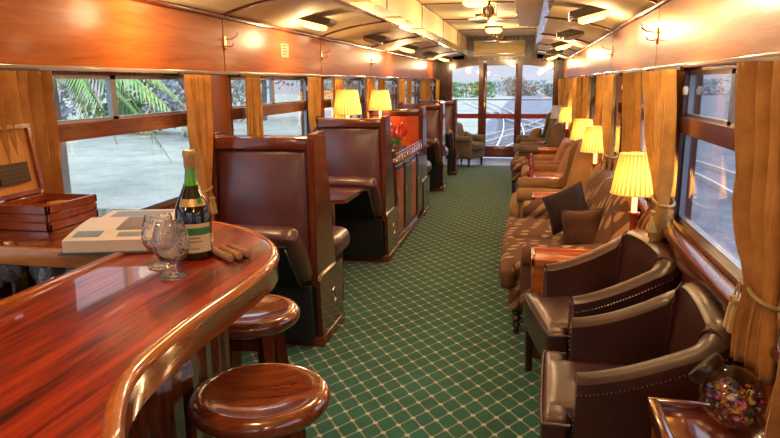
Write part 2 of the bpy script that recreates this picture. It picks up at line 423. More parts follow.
for side, X, s, W, HW in (('left', XL, -1, WL, HWL), ('right', XR, 1, WR, HWR)):
    b = MB()
    def wb(y0, y1, z0, z1, b=b, X=X, s=s):
        b.box(min(X, X+s*.08), max(X, X+s*.08), y0, y1, z0, z1)
    wb(YB, YE, 0, ZS-.02)
    wb(YB, YE, ZW+.02, ZP1+.02)
    y = YB
    for c in W:
        if c-HW > y: wb(y, c-HW, ZS-.02, ZW+.02)
        y = c+HW
    if y < YE: wb(y, YE, ZS-.02, ZW+.02)
    struct(b.build('wall_'+side, M_pillar, smooth=False))
    # glossy upper panels: one board per bay, dark joint between
    n = 1
    ys = [SEAM0+BAY*k for k in range(-3, 6)]
    for k, ya in enumerate(ys):
        yb = min(ya+BAY, YE-.01); 
        if ya < YB: ya = YB
        b = MB(); b.box(min(X, X-s*.014), max(X, X-s*.014), ya+.005, yb-.005, ZP0, ZP1, .003, 1)
        struct(b.build('trim_%d' % (n + (0 if s < 0 else 20)), M_panel)); n += 1
    b = MB()
    b.box(min(X, X-s*.035), max(X, X-s*.035), YB, YE, ZP0-.022, ZP0, .004, 2)
    struct(b.build('trim_%d' % (41 if s < 0 else 42), M_band))
    b = MB(); b.box(min(X, X-s*.035), max(X, X-s*.035), YB, YE, ZP1, ZP1+.03, .008, 2)
    struct(b.build('trim_%d' % (43 if s < 0 else 44), M_mahogY))
    # sill board and moulding
    b = MB()
    b.box(min(X+s*.0, X-s*.07), max(X+s*.0, X-s*.07), YB, YE, ZS-.035, ZS-.005, .006, 2)
    b.box(min(X, X-s*.035), max(X, X-s*.035), YB, YE, ZS-.14, ZS-.035, .006, 2)
    struct(b.build('trim_%d' % (45 if s < 0 else 46), M_mahogY))
    b = MB(); b.box(min(X, X-s*.02), max(X, X-s*.02), YB, YE, 0, .10, .005, 2)
    struct(b.build('baseboard_'+side, M_mahogY))
    # windows
    for i, c in enumerate(W):
        root = semp('window_%d' % (i+1 + (0 if s < 0 else 10)))
        root.location = (X, c, 0)
        def bb(m, x0, x1, *r): m.box(min(s*x0, s*x1), max(s*x0, s*x1), *r)
        b = MB()
        bb(b, .0, .08, -HW, -HW+.03, ZS, ZW); bb(b, .0, .08, HW-.03, HW, ZS, ZW)
        bb(b, .0, .08, -HW, HW, ZS-.01, ZS+.02); bb(b, 0, .08, -HW, HW, ZW-.012, ZW+.01)
        b.build('outer_frame', M_mahog, root)
        b = MB(); bb(b, -.02, .05, -HW+.0, HW-.0, ZR0, ZR1)
        b.build('meeting_rail', M_mahogY, root)
        b = MB()
        for y0, y1 in ((-HW+.03, -HW+.045), (HW-.045, HW-.03), (-.022, .022)): bb(b, .02, .045, y0, y1, ZR1, ZW)
        bb(b, .02, .045, -HW+.03, HW-.03, ZW-.03, ZW-.012); bb(b, .02, .045, -HW+.03, HW-.03, ZR1, ZR1+.012)
        b.build('upper_sash', M_alu, root)
        b = MB()
        for y0, y1 in ((-HW+.03, -HW+.05), (HW-.05, HW-.03)): bb(b, .02, .045, y0, y1, ZS+.02, ZR0)
        bb(b, .02, .045, -HW+.03, HW-.03, ZS+.02, ZS+.045)
        b.build('lower_sash', M_alu, root)
        b = MB()
        bb(b, .030, .034, -HW+.045, HW-.045, ZR1+.012, ZW-.03); b.build('upper_pane', M_glass, root)
        b = MB(); bb(b, .030, .034, -HW+.05, HW-.05, ZS+.045, ZR0); b.build('lower_pane', M_glass, root)
        b = MB(); b.lathe([(.0, -.016), (.010, -.015), (.013, 0), (.012, .014), (.008, .024), (0.0, .025)], (-s*.0, HW-.06, 1.57), 10)
        b.build('sash_catch', M_white, root)

# wooden blind box half way down at the first left window
b = MB(); b.box(XL-.01, XL+.02, 1.70, 2.24, 1.535, 1.678, .004); struct(b.build('trim_50', M_orangewood))

# ceiling: two curved side ceilings, ribs, clerestory
def side_curve(side, t):
    x0, x1 = (XL, CL) if side < 0 else (XR, CR)
    return x0+(x1-x0)*t, ZP1+.02 + (ZC0-ZP1-.02)*(t**.75) + .012*math.sin(PI*t)
for side in (-1, 1):
    b = MB(); b.grid([[(side_curve(side, k/10)[0], y, side_curve(side, k/10)[1]) for k in range(11)] for y in (YB, YE)])
    struct(b.build('ceiling_left_cove' if side < 0 else 'ceiling_right_cove', M_ceil, solid=.01))
    for k in range(-2, 5):
        y = SEAM0+BAY*k
        b = MB(); w = .022
        rows = []
        for j in range(13):
            x, z = side_curve(side, j/12)
            rows.append([(x, y-w, z-.001), (x, y-w, z-.014), (x, y-w*.5, z-.02), (x, y+w*.5, z-.02), (x, y+w, z-.014), (x, y+w, z-.001)])
        V = b.grid(rows, closed_v=True); b.face(V[0]); b.face(V[-1])
        struct(b.build('trim_%d' % (60+k+2 if side < 0 else 70+k+2), M_mahogX))
    X = CL if side < 0 else CR
    # polished ledge moulding
    prof = [(0, ZC0-.015), (-.035, ZC0-.012), (-.045, ZC0+.01), (-.03, ZC0+.025), (-.03, ZC0+.045), (-.012, ZC0+.055), (-.012, ZC1-.01), (0.01, ZC1), (.03, ZC1), (.03, ZC0-.015)]
    pts = [(X + (a if side < 0 else -a), z) for a, z in prof]
    b = MB(); b.prism(pts, 'Y', YB, YE-.0); struct(b.build('trim_%d' % (80 if side < 0 else 81), M_band, smooth=False))
    xa, xb = (X-.03, X) if side < 0 else (X, X+.03)
    b = MB(); b.box(xa, xb, YB, YE, ZC1-.005, ZT+.02); struct(b.build('trim_%d' % (82 if side < 0 else 83), M_clere, smooth=False))
    b = MB()
    for k in range(-2, 6):
        y = SEAM0+BAY*k
        if y > YE: break
        b.box(X-.006, X+.006, y-.012, y+.012, ZC1, ZT)
    b.box(X-.012, X+.012, YB, YE, ZT-.02, ZT)
    struct(b.build('trim_%d' % (84 if side < 0 else 85), M_mahogX, smooth=False))
b = MB(); b.box(CL-.02, CR+.02, YB, YE, ZT, ZT+.03); struct(b.build('ceiling', M_ceil, smooth=False))
for k in range(-2, 6):
    y = SEAM0+BAY*k
    if y < YE:
        b = MB(); b.box(CL, CR, y-.014, y+.014, ZT-.016, ZT+.001, .004, 1); struct(b.build('trim_%d' % (90+k+2), M_mahogX))
b = MB()
for q in ((XL-.1, XR+.1, 0, .9), (XL-.1, XR+.1, 1.98, ZT+.02), (XL-.1, -1.62, .9, 1.98), (.42, XR+.1, .9, 1.98), (-.66, -.54, .9, 1.98)): b.box(q[0], q[1], YB-.06, YB, q[2], q[3])  # unseen end wall, opening added to let in frontal fill light
struct(b.build('wall_near', M_pillar, smooth=False))
b = MB(); b.box(-1.62, .42, YB-.035, YB-.031, .9, 1.98); struct(b.build('window_23', M_glass, smooth=False))  # glazing of the added fill-light opening behind the viewer

# glazed end wall
b = MB()
def eb(x0, x1, z0, z1, y0=YE, y1=YE+.07): b.box(x0, x1, y0, y1, z0, z1)
eb(XL-.1, -1.61, 0, 2.10); eb(.52, XR+.1, 0, 2.10)
eb(XL-.1, XR+.1, 2.06, 2.18)
eb(CL-.05, CR+.05, 2.18, ZT+.03)
eb(XL-.1, CL-.05, 2.10, 2.26); eb(CR+.05, XR+.1, 2.10, 2.26)
struct(b.build('wall_end', M_dark, smooth=False))
b = MB()
def arch(x0, x1, hi, lo):
    P = [(x0, 2.07)]+[(x0+(x1-x0)*t/8, (lo+(hi-lo)*math.sin(PI/2*t/8))) for t in range(9)]+[(x1, 2.07)]
    b.prism(P, 'Y', YE-.012, YE+.05)
arch(-1.62, -1.02, 1.965, 1.87); arch(.53, -.13, 1.965, 1.86)
b.box(-.88, -.20, YE-.012, YE+.05, 1.965, 2.07)
b.box(-1.66, -1.60, YE-.012, YE+.05, 0, 2.07); b.box(.515, .57, YE-.012, YE+.05, 0, 2.07)
b.box(-1.62, -1.02, YE-.01, YE+.05, 0, .26); b.box(-.13, .52, YE-.01, YE+.05, 0, .26)
b.box(-1.03, -.94, YE-.02, YE+.06, 0, 2.07); b.box(-.22, -.12, YE-.02, YE+.06, 0, 2.07)
struct(b.build('wall_end_frame', M_mahogX, smooth=False))
b = MB(); b.box(-1.62, -1.02, YE, YE+.03, .85, .95); b.box(-.13, .52, YE, YE+.03, .85, .95); struct(b.build('trim_101', M_red, smooth=False))
d = semp('door_1'); d.location = (-.58, YE, 0)
b = MB(); b.box(-.36, -.28, -.03, .02, .02, 2.0, .004); b.box(.32, .36, -.03, .02, .02, 2.0, .004)
b.box(-.36, .36, -.025, .02, 1.96, 2.03); b.box(-.36, .36, -.025, .02, .02, .26, .004); b.build('door_frame', M_mahogX, d)
b = MB(); b.box(-.28, .32, -.02, .015, .85, .95); b.build('door_crossbar', M_red, d)
b = MB(); b.box(-.28, .32, 0, .004, .26, 1.96); b.build('door_pane', M_glass, d)
b = MB(); b.box(-.335, -.30, -.04, -.028, .98, 1.20, .003); b.tube([(-.318, -.04, 1.09), (-.318, -.075, 1.09), (-.26, -.08, 1.09)], .008)
b.build('door_handle', M_brass, d)
for i, (x0, x1) in enumerate(((-1.61, -1.02), (-.13, .52))):
    b = MB(); b.box(x0, x1, YE+.02, YE+.024, .26, 1.99); struct(b.build('window_%d' % (21+i), M_glass, smooth=False))
# pale panel over the end door
t = semp('trim_100'); b = MB(); b.box(-1.15, -.09, YE-.03, YE-.001, 2.15, 2.47, .004); b.build('fascia_board', M_clere, t)
b = MB(); b.box(-1.15, -.09, YE-.04, YE-.03, 2.195, 2.21); b.build('fascia_bead', M_mahogX, t)

# ------------------------------------------------------------------ ceiling lamps, fans, duct
def ceil_lamp(loc, lit, label, side=0, group=None):
    t = thing('ceiling_light', label, 'ceiling light', loc, 0, group)
    t.rotation_euler = (0, side*R(-14), 0)
    b = MB()
    b.prism([(-.16, .01), (.16, .01), (.16, -.018), (.12, -.05), (-.12, -.05), (-.16, -.018)], 'Y', -.10, .10)
    b.build('housing', M_dkmetal, t, smooth=False)
    b = MB(); b.box(-.168, -.135, -.09, .09, -.042, -.008, .008); b.build('end_cap', M_band, t)
    b = MB(); b.puff(-.10, .10, -.075, .075, -.090, -.045, .03, .006, 6); g = b.build('lamp_glass', M_bulb if lit else M_bulboff, t)
    if lit: light('lamp_bulb', (0, 0, -.175), LAMP_W, (1, .68, .36), .07, t)
    return t
LAMP_W = 5.2
import itertools
ordw = ['nearest', 'second', 'third', 'fourth', 'farthest']
yl = [5.13+BAY*k for k in range(5)]
for side, X in ((-1, -1.66), (1, .43)):
    tt = (X-XL)/(CL-XL) if side < 0 else (XR-X)/(XR-CR)
    z = side_curve(side, tt)[1] - .006
    wn = 'left' if side < 0 else 'right'
    for i, y in enumerate(yl):
        lit = i % 2 == 0
        ceil_lamp((X, y, z), lit, '%s %s ceiling lamp in bronze housing on the %s cove, %s of its row' % ('glowing' if lit else 'unlit', 'amber' if lit else 'cream', wn, ordw[i]), side)
    for y in (.95, 3.04): ceil_lamp((X, y-(1.4 if y < 1 else 0), z), True, 'glowing ceiling lamp on the %s cove above the %s' % (wn, 'bar end' if y > 1 else 'car end behind the viewer'), side)
for i, y in enumerate((7.73, 9.75, 11.88, 5.3, 3.2, 1.0)):  # last two bowls are added out of view as fill light
    t = thing('ceiling_light', ['glowing amber bowl light on the raised ceiling, nearest beside the first fan', 'glowing amber bowl light on the raised ceiling between the two fans',
        'glowing amber bowl light on the raised ceiling beside the far fan', 'bowl light on the raised ceiling over the first booth table', 'added unseen fill bowl light on the raised ceiling over the leather armchairs', 'added unseen fill bowl light on the raised ceiling over the bar'][i], 'ceiling light', (-.61, y, ZT-.002))
    b = MB(); b.box(-.15, .15, -.10, .10, -.03, 0, .008); b.build('housing', M_dkmetal, t)
    b = MB(); b.puff(-.13, .13, -.09, .09, -.10, -.025, .035, .01, 8); b.build('lamp_glass', M_bulb, t)
    light('lamp_bulb', (0, 0, -.23), 11.5, (1, .70, .38), .11, t)
def fan(loc, rz, label):
    t = thing('ceiling_fan', label, 'fan', loc, rz)
    b = MB(); b.lathe([(.0, 0), (.07, 0), (.075, -.02), (.03, -.035), (.02, -.04)], n=16); b.build('ceiling_rose', M_brass, t)
    b = MB(); b.lathe([(.012, -.03), (.012, -.07), (.05, -.08), (.065, -.11), (.065, -.16), (.05, -.19), (.02, -.2), (.018, -.235), (0, -.24)], n=16); b.build('motor', M_dkmetal, t)
    b = MB()
    for k in range(6):
        a = 2*PI*k/6
        b.tube([(.05*math.cos(a), .05*math.sin(a), -.03), (.095*math.cos(a), .095*math.sin(a), -.08), (.095*math.cos(a), .095*math.sin(a), -.16), (.05*math.cos(a), .05*math.sin(a), -.2)], .006, 6)
    b.build('motor_cage', M_brass, t)
    for k in range(4):
        a = 2*PI*k/4+.4
        mt = Matrix.Rotation(a, 4, 'Z') @ Matrix.Translation((0, 0, -.235)) @ Matrix.Rotation(R(14), 4, 'X')
        b = MB(); rows = []
        for j in range(9):
            r = .03+.24*j/8; w = .012 + .05*math.sin(PI*min(1, .12+.8*j/8))
            rows.append([tuple(mt @ Vector((r, -w, 0))), tuple(mt @ Vector((r, -w*.3, .006))), tuple(mt @ Vector((r, w*.3, .006))), tuple(mt @ Vector((r, w, 0)))])
        b.grid(rows); b.build('blade', M_grey, t, solid=.004)
    return t
fan((-.48, 8.05, ZT-.002), .3, 'small brass cage fan with grey blades under the raised ceiling, nearer one')
fan((-.57, 12.3, ZT-.002), 1.0, 'small grey blade ceiling fan in front of the end wall, farther one')
t = thing('air_duct', 'cream boxed duct along the right side of the raised ceiling', 'duct', (0, 0, 0))
b = MB(); b.box(-.13, CR-.02, 4.5, 8.0, 2.25, ZT-.001, .006); b.build('duct_casing', M_clere, t)
b = MB(); b.box(-.02, .085, 8.0-.0, 8.04, 2.24, 2.37, .004); b.box(-.02, .085, 7.90, 8.0, 2.235, 2.25, .003); b.build('outlet', M_white, t)
b = MB(); b.box(-.155, -.13, 7.45, 7.6, 2.30, 2.36, .006); b.build('bracket', M_chrome, t)

# hooks and notice on the upper panels
def hook(loc, s, label):
    t = thing('coat_hook', label, 'hook', loc)
    b = MB(); b.box(-.004, .004, -.014, .014, -.045, .045, .003); b.build('back_plate', M_brass, t)
    b = MB(); b.tube([(s*.0, 0, .02), (s*.05, 0, .025), (s*.085, 0, .045), (s*.088, 0, .065)], .0045, 6)
    b.tube([(s*.0, 0, -.02), (s*.035, 0, -.025), (s*.055, 0, -.015), (s*.056, 0, .0)], .0045, 6)
    b.build('prong', M_brass, t); return t
for i, y in enumerate((4.09, 6.18, 8.27)):
    hook((XL+.018, y+.015, 1.88), 1, 'brass double coat hook on the left wood panelling, %s from the bar' % ('first', 'second', 'third')[i])
for i, y in enumerate((4.09, 6.18)):
    hook((XR-.018, y, 1.87), -1, 'brass double coat hook on the right wood panelling, %s one' % ('nearer', 'farther')[i])
t = thing('notice_plate', 'small square metal notice plate on the left wood panelling above the second window', 'notice', (XL+.016, 5.20, 1.88))
b = MB(); b.box(-.002, .003, -.09, .09, -.055, .055, .002, 1); b.build('plate', flat('dull_plate', (.42, .30, .18), .4, .3), t)
b = MB()
for k in range(4): b.box(.003, .0035, -.06, .05-.02*(k % 2), .034-.022*k, .042-.022*k)
b.build('engraved_lines', M_ink, t)

# ------------------------------------------------------------------ curtains
def curtain(side, tab_a, tab_b, zt, zb, label, tie=None, mtl=None, folds=None, depth=.028, off=.05, lin=False, group='velvet window curtains', tdir=None):
    """tab_a/tab_b: list of (z, y) giving the two edges at heights"""
    X = XL+off if side < 0 else XR-off
    sg = 1 if side < 0 else -1
    t = thing('curtain', label, 'curtain', (X, tab_a[-1][1], zb), 0, None)
    ta = sorted(tab_a); tb = sorted(tab_b)
    wid = abs(interp(tb, zt)-interp(ta, zt))
    nf = int((folds or 4)*1.25)
    ph = random.random()*6
    rows = []
    for i in range(33):
        z = zt+(zb-zt)*i/32
        a, c = interp(ta, z), interp(tb, z)
        w = abs(c-a); row = []
        for j in range(nf*8+1):
            u = j/(nf*8)
            amp = 1.75*depth*(.6+.4*math.sin(u*7+ph)) * (.75+.35*math.sin(z*2+u*3+ph))
            hh = 1
            if tie:
                dz = abs(z-tie); hh = 1-.35*math.exp(-(dz/.07)**2)
            x = sg*amp*math.sin(2*PI*nf*(u+.03*math.sin(z*3+ph)))*hh
            y = a+(c-a)*u + .006*math.sin(2*PI*nf*u*2+z*4)
            row.append((x+sg*.035, y-tab_a[-1][1], z-zb))
        rows.append(row)
    b = MB(); b.grid(rows); b.build('drape', mtl or M_curt, t, solid=.004)
    b = MB(); ya, yb_ = interp(ta, zt)-tab_a[-1][1], interp(tb, zt)-tab_a[-1][1]
    b.box(-.008, .008, min(ya, yb_), max(ya, yb_), zt-zb-.004, zt-zb+.012); b.build('curtain_rail', M_dkmetal, t)
    if tie:
        a, c = interp(ta, tie)-tab_a[-1][1], interp(tb, tie)-tab_a[-1][1]
        m, rr = (a+c)/2, abs(c-a)/2+.012
        b = MB(); 
        pts = [(sg*.02+.045*math.cos(q), m+rr*math.sin(q), tie-zb+.012*math.sin(q)) for q in [2*PI*k/20 for k in range(21)]]
        b.tube(pts, .007, 6); b.build('tie_cord', M_tass, t)
        yt = (tdir if tdir is not None else m)
        for q in (-.018, .018):
            b = MB(); b.tube([(sg*.062, yt+q*.3, tie-zb-.0), (sg*.068, yt+q, tie-zb-.05)], .003, 5)
            b.lathe([(.0, -.045), (.012, -.05), (.014, -.06), (.009, -.07), (.013, -.085), (.019, -.13), (.021, -.15), (0, -.15)], (sg*.068, yt+q, tie-zb), 12, mod=lambda k, r, z: 1+.08*(k % 2))
            b.build('tassel', M_tass, t)
    return t
ZCT = 1.672
# left wall, by window: near-side curtain hangs straight, far-side curtain tied back
nm = ['first', 'second', 'third', 'fourth', 'fifth', 'sixth']
for i in range(6):
    c = 2.92+BAY*i
    # near side
    y0, y1 = (2.06, 2.33) if i == 0 else (c-.80+.02, c-.80+.28)
    curtain(-1, [(ZCT, y0), (.8, y0)], [(ZCT, y1), (.8, y1)], ZCT, .80, 'amber velvet curtain hanging straight at the near side of the %s left window' % nm[i], mtl=M_curt if i < 1 else M_curt2, folds=5 if i == 0 else 4)
    y0, y1 = (c+.58, c+.88)
    if i == 0:
        curtain(-1, [(ZCT, 3.43), (1.4, 3.46), (1.0, 3.53), (.72, 3.50)], [(ZCT, 3.70), (1.4, 3.70), (1.0, 3.64), (.72, 3.86)], ZCT, .72, 'amber velvet curtain tied back beside the bar end, far side of the first left window', tie=1.0, folds=4, tdir=.09)
    else:
        curtain(-1, [(ZCT, y0), (1.4, y0+.02), (1.0, y0+.12), (.75, y0+.06)], [(ZCT, y1), (1.4, y1-.02), (1.0, y1-.07), (.75, y1)], ZCT, .75, 'gold velvet curtain tied back at the far side of the %s left window' % nm[i], tie=1.0, mtl=M_curt2, folds=4)
# right wall
curtain(1, [(ZCT, 1.85), (1.3, 1.83), (1.04, 1.82), (.78, 1.80)], [(ZCT, 2.20), (1.3, 2.10), (1.04, 1.98), (.78, 2.00)], ZCT, .82, 'amber velvet curtain tied with tasselled cord, nearest full one at the right window', tie=1.04, folds=5, off=.035, tdir=.22, depth=.032)
curtain(1, [(ZCT, 1.40), (.95, 1.48), (.74, 1.50)], [(ZCT, 1.60), (.95, 1.66), (.74, 1.71)], ZCT, .76, 'beige curtain edge hanging at the right wall beside the potpourri jar', folds=3, off=.06)
for i in range(6):
    e = 3.42+BAY*i
    curtain(1, [(ZCT, e-.14), (1.4, e-.16), (1.05, e-.17), (.78, e-.10)], [(ZCT, e+.52), (1.4, e+.38), (1.05, e+.05), (.78, e+.50)], ZCT, .76, 'patterned gold curtain tied back, far side of the %s right window' % nm[i], tie=1.05, mtl=M_curt2, folds=6, tdir=.0 if i == 0 else None, off=.04)
    curtain(1, [(ZCT, e+.68), (1.2, e+.70), (.78, e+.72)], [(ZCT, e+1.12), (1.2, e+1.04), (.78, e+1.0)], ZCT, .78, 'deep gold velvet curtain hanging straight at the near side of the %s right window' % (nm[i+1] if i < 5 else 'last'), mtl=M_curt2, folds=6)

# ------------------------------------------------------------------ bar
OUT = [(-.50, .22), (-.50, .45), (-.52, .62), (-.56, .76), (-.60, .83), (-.64, .905), (-.668, .99), (-.682, 1.11), (-.688, 1.26), (-.685, 1.43), (-.685, 1.56), (-.69, 1.68), (-.715, 1.79), (-.755, 1.88), (-.81, 1.965), (-.90, 2.06), (-1.03, 2.155), (-1.18, 2.215)]
def smoothpath(P, n=4):
    out = []
    for i in range(len(P)-1):
        p0 = P[max(i-1, 0)]; p1 = P[i]; p2 = P[i+1]; p3 = P[min(i+2, len(P)-1)]
        for k in range(n):
            t = k/n
            out.append(tuple(.5*((2*p1[j])+(-p0[j]+p2[j])*t+(2*p0[j]-5*p1[j]+4*p2[j]-p3[j])*t*t+(-p0[j]+3*p1[j]-3*p2[j]+p3[j])*t**3) for j in range(len(p1))))
    out.append(P[-1]); return out
OUT = smoothpath(OUT, 3)
def offset(P, d):
    out = []
    for i, p in enumerate(P):
        a = P[max(i-1, 0)]; b_ = P[min(i+1, len(P)-1)]
        tx, ty = b_[0]-a[0], b_[1]-a[1]; l = math.hypot(tx, ty)
        out.append((p[0]-ty/l*d, p[1]+tx/l*d))
    return out
ZB = 1.12
bar = thing('bar_counter', 'curved red mahogany bar counter with raised polished edge', 'bar', (0, 0, 0))
inn = offset(OUT, .022)
b = MB(); b.prism(inn + [(-1.18, .22)], 'Z', ZB-.03, ZB); b.build('bar_top', M_bar, bar, smooth=False)
# rim: rounded moulding + fascia below it
prof = [(.026, ZB-.012), (.026, ZB+.000), (.020, ZB+.005), (.012, ZB+.006), (.004, ZB+.003), (-.002, ZB-.004), (-.004, ZB-.014), (.002, ZB-.022), (.002, ZB-.075), (.010, ZB-.082), (.03, ZB-.082), (.03, ZB-.03)]
b = MB(); rows = [[(*q, z) for (d_, z) in prof for q in [None]] if 0 else None for _ in ()]
offs = [offset(OUT, d_) for d_, z in prof]
rows = [[(offs[k][i][0], offs[k][i][1], prof[k][1]) for k in range(len(prof))] for i in range(len(OUT))]
V = b.grid(rows, closed_v=True); b.face(V[0]); b.face(V[-1]); b.build('bar_rim', M_bar2, bar)
b = MB(); b.box(-1.198, -1.165, .22, 1.70, ZB-.05, ZB+.008, .006); b.build('inner_rail', M_bar2, bar)
bo = offset(OUT, .16); bi = offset(OUT, .19)
b = MB()
rows = []
for i in range(len(OUT)):
    g = .006*(1 if i % 2 else 0)
    rows.append([(bo[i][0]-g, bo[i][1], .0), (bo[i][0]-g, bo[i][1], ZB-.05), (bi[i][0], bi[i][1], ZB-.05), (bi[i][0], bi[i][1], 0)])
V = b.grid(rows, closed_v=True); b.face(V[0]); b.face(V[-1]); b.build('front_panelling', M_mahog, bar, smooth=False)
b = MB(); bk = offset(OUT, .145)
rows = [[(bk[i][0], bk[i][1], .0), (bk[i][0], bk[i][1], .1), (bo[i][0], bo[i][1], .1), (bo[i][0], bo[i][1], 0)] for i in range(len(OUT))]
V = b.grid(rows, closed_v=True); b.face(V[0]); b.face(V[-1]); b.build('plinth', M_dark, bar, smooth=False)

ctr = thing('back_counter', 'wooden counter between the bar and the left window, glass rack beneath', 'counter', (0, 0, 0))
b = MB(); b.box(XL+.03, -1.201, 1.735, 2.36, ZB-.05, ZB, .004); b.build('counter_top', M_counterT, ctr)
b = MB(); b.box(XL+.03, -1.201, 1.71, 1.735, ZB-.056, ZB+.001, .004); b.build('front_edge', M_counter, ctr)
b = MB(); b.box(XL+.03, -1.25, 1.74, 2.20, .885, .90, .002); b.build('glass_shelf', M_dark, ctr)
b = MB(); b.box(XL+.03, -1.25, 1.732, 1.74, .885, .902, .002); b.build('shelf_edge', M_white, ctr)
b = MB(); b.box(XL+.03, -1.25, 2.24, 2.27, 0, ZB-.05); b.box(-1.235, -1.205, 1.76, 2.22, 0, ZB-.05); b.box(XL+.03, XL+.05, 1.76, 2.24, 0, ZB-.05)
b.box(XL+.03, -1.25, 1.78, 2.24, .60, .62); b.box(XL+.03, -1.25, 1.75, 1.77, 0, .62)
b.build('cabinet_carcass', M_dark, ctr, smooth=False)

def goblet(name, loc, mtl, label, cat, s=1.0, group=None, kind='brandy'):
    t = thing(name, label, cat, loc, random.random()*6, group); 
    if kind == 'brandy':
        outer = [(.0, 0), (.036, 0), (.037, .003), (.012, .008), (.006, .016), (.006, .030), (.012, .040), (.034, .052), (.047, .075), (.049, .095), (.043, .125), (.036, .150)]
        inner = [(.034, .150), (.041, .124), (.0465, .095), (.0445, .077), (.032, .056), (.010, .046), (0, .044)]
    else:
        outer = [(.0, 0), (.034, 0), (.034, .003), (.010, .007), (.005, .014), (.005, .070), (.010, .078), (.030, .092), (.038, .115), (.038, .135), (.034, .158)]
        inner = [(.032, .158), (.036, .135), (.036, .116), (.028, .095), (.008, .084), (0, .083)]
    cut = 3
    b = MB(); b.lathe([(r*s, z*s) for r, z in outer+inner], n=28, cap=False); o = b.build('glass_bowl', mtl, t)
    return t
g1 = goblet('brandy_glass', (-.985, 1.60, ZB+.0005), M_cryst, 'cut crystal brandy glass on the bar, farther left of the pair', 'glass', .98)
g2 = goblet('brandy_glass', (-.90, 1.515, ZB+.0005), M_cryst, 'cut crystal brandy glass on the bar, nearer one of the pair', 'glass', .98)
gx = [(-1.66, 1.80, 'wine'), (-1.57, 1.83, 'wine'), (-1.50, 1.79, 'brandy'), (-1.43, 1.82, 'brandy'), (-1.36, 1.79, 'brandy'), (-1.74, 1.80, 'brandy'), (-1.62, 1.90, 'brandy'), (-1.54, 1.91, 'wine'), (-1.46, 1.92, 'wine'), (-1.38, 1.90, 'brandy')]
for i, (x, y, k) in enumerate(gx):
    if i < 6: lab = '%s cut crystal glass in the front row under the back counter, %s from the left' % ('stemmed' if k == 'wine' else 'round', ['second', 'third', 'fourth', 'fifth', 'sixth', 'first'][i])
    else: lab = '%s crystal glass in the back row under the back counter, %s from the left' % ('stemmed' if k == 'wine' else 'round', ['first', 'second', 'third', 'fourth'][i-6])
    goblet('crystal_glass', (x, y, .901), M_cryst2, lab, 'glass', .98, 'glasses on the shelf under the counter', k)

# bottle
bt = thing('wine_bottle', 'green glass sparkling wine bottle with gold foil neck on the bar', 'bottle', (-.945, 1.72, ZB+.001)); bt.scale = (1.2, 1.2, 1.03)
b = MB(); b.lathe([(0, 0), (.040, 0), (.0435, .006), (.0435, .115), (.040, .145), (.026, .185), (.0145, .215), (.0112, .245), (.0112, .262), (0, .262)], n=32); b.build('bottle_body', M_wine, bt)
b = MB(); b.lathe([(.0186, .207), (.0152, .2145), (.0120, .245), (.0120, .268), (.0, .268)], n=24, cap=False); b.build('bottle_neck', flat('green_neck_glass', (.06, .36, .03), .08, coat=1), bt)
b = MB(); b.lathe([(.0125, .254), (.0130, .256), (.0135, .285), (.0150, .290), (.0150, .300), (.013, .305), (0, .306)], n=20, cap=False); b.build('foil_cap', M_foil, bt)
def wrap(r0, r1, z0, z1, a0, a1, mtl, name, parent=bt, n=14):
    b = MB(); b.grid([[(r*math.cos(a0+(a1-a0)*k/n), r*math.sin(a0+(a1-a0)*k/n), z) for k in range(n+1)] for r, z in ((r0, z0), (r1, z1))]); return b.build(name, mtl, parent)
ca = math.atan2(-1.7, .955)  # towards viewer
wrap(.0439, .0439, .022, .072, ca-.9, ca+1.0, M_label, 'front_label')
wrap(.0440, .0440, .072, .092, ca-.9, ca+1.0, M_lgreen, 'green_band')
wrap(.0438, .0438, .092, .104, ca-.9, ca+1.0, M_label, 'label_top')
wrap(.0305, .0390, .172, .152, ca-.9, ca+.95, M_foil, 'neck_label')
wrap(.0310, .0370, .174, .158, ca+.35, ca+.75, M_lgreen, 'neck_seal')
for k, (z, w) in enumerate(((.062, .5), (.052, .6), (.032, .4))): wrap(.0442, .0442, z, z+.0025, ca-w*.6, ca+w*.6, M_ink, 'label_printing')

# cigars
ang = math.atan2(1.67-1.76, -.80+.91)
for k in range(3):
    dx, dy = (.0)*k, 0
    px, py = -.86+.004*k + k*.010, 1.715+.028*k
    o = thing('cigar', ['light brown cigar on the bar, nearest of three', 'light brown cigar on the bar, middle of three', 'light brown cigar on the bar, farthest of three'][k], 'cigar', (px, py, ZB+.0115), ang, 'cigars on the bar')
    b = MB(); n = 12
    b.tube([(x, 0, 0) for x in (-.063, -.061, -.057, -.04, 0, .04, .058, .062, .0635)], lambda t: .0110*min(1, .45+4*min(t, 1-t)), 12); b.build('wrapper', M_cigar, o)
    b = MB(); b.tube([(.018, 0, 0), (.03, 0, 0)], .0114, 12); b.build('cigar_band', flat('cigar_band', (.42, .24, .13), .5), o)

# humidor
hm = thing('humidor', 'open mahogany cigar humidor with hygrometer in its raised lid', 'box', (-1.72, 2.065, ZB+.001))
w, dp, h = .115, .135, .088
b = MB()
for (z0, z1, g) in ((0, .028, .0), (.030, .058, -.003), (.060, h, 0)):
    e = g
    b.box(-w-e, -w+.014, -dp-e, dp+e, z0, z1, .002, 1); b.box(w-.014, w+e, -dp-e, dp+e, z0, z1, .002, 1)
    b.box(-w, w, -dp-e, -dp+.014, z0, z1, .002, 1); b.box(-w, w, dp-.014, dp+e, z0, z1, .002, 1)
b.build('case', M_humid, hm)
b = MB(); b.box(-w+.010, w-.010, -dp+.010, dp-.010, .002, .045); b.build('cedar_tray', M_humidin, hm)
b = MB(); b.box(-.02, .05, .02, .09, .0455, .07, .003); b.box(.0, .07, -.08, -.0, .0455, .06, .003); b.build('tray_divider', M_humidin, hm)
mt = Matrix.Translation((-w-.004, 0, h+.004)) @ Matrix.Rotation(R(-8), 4, 'Y')
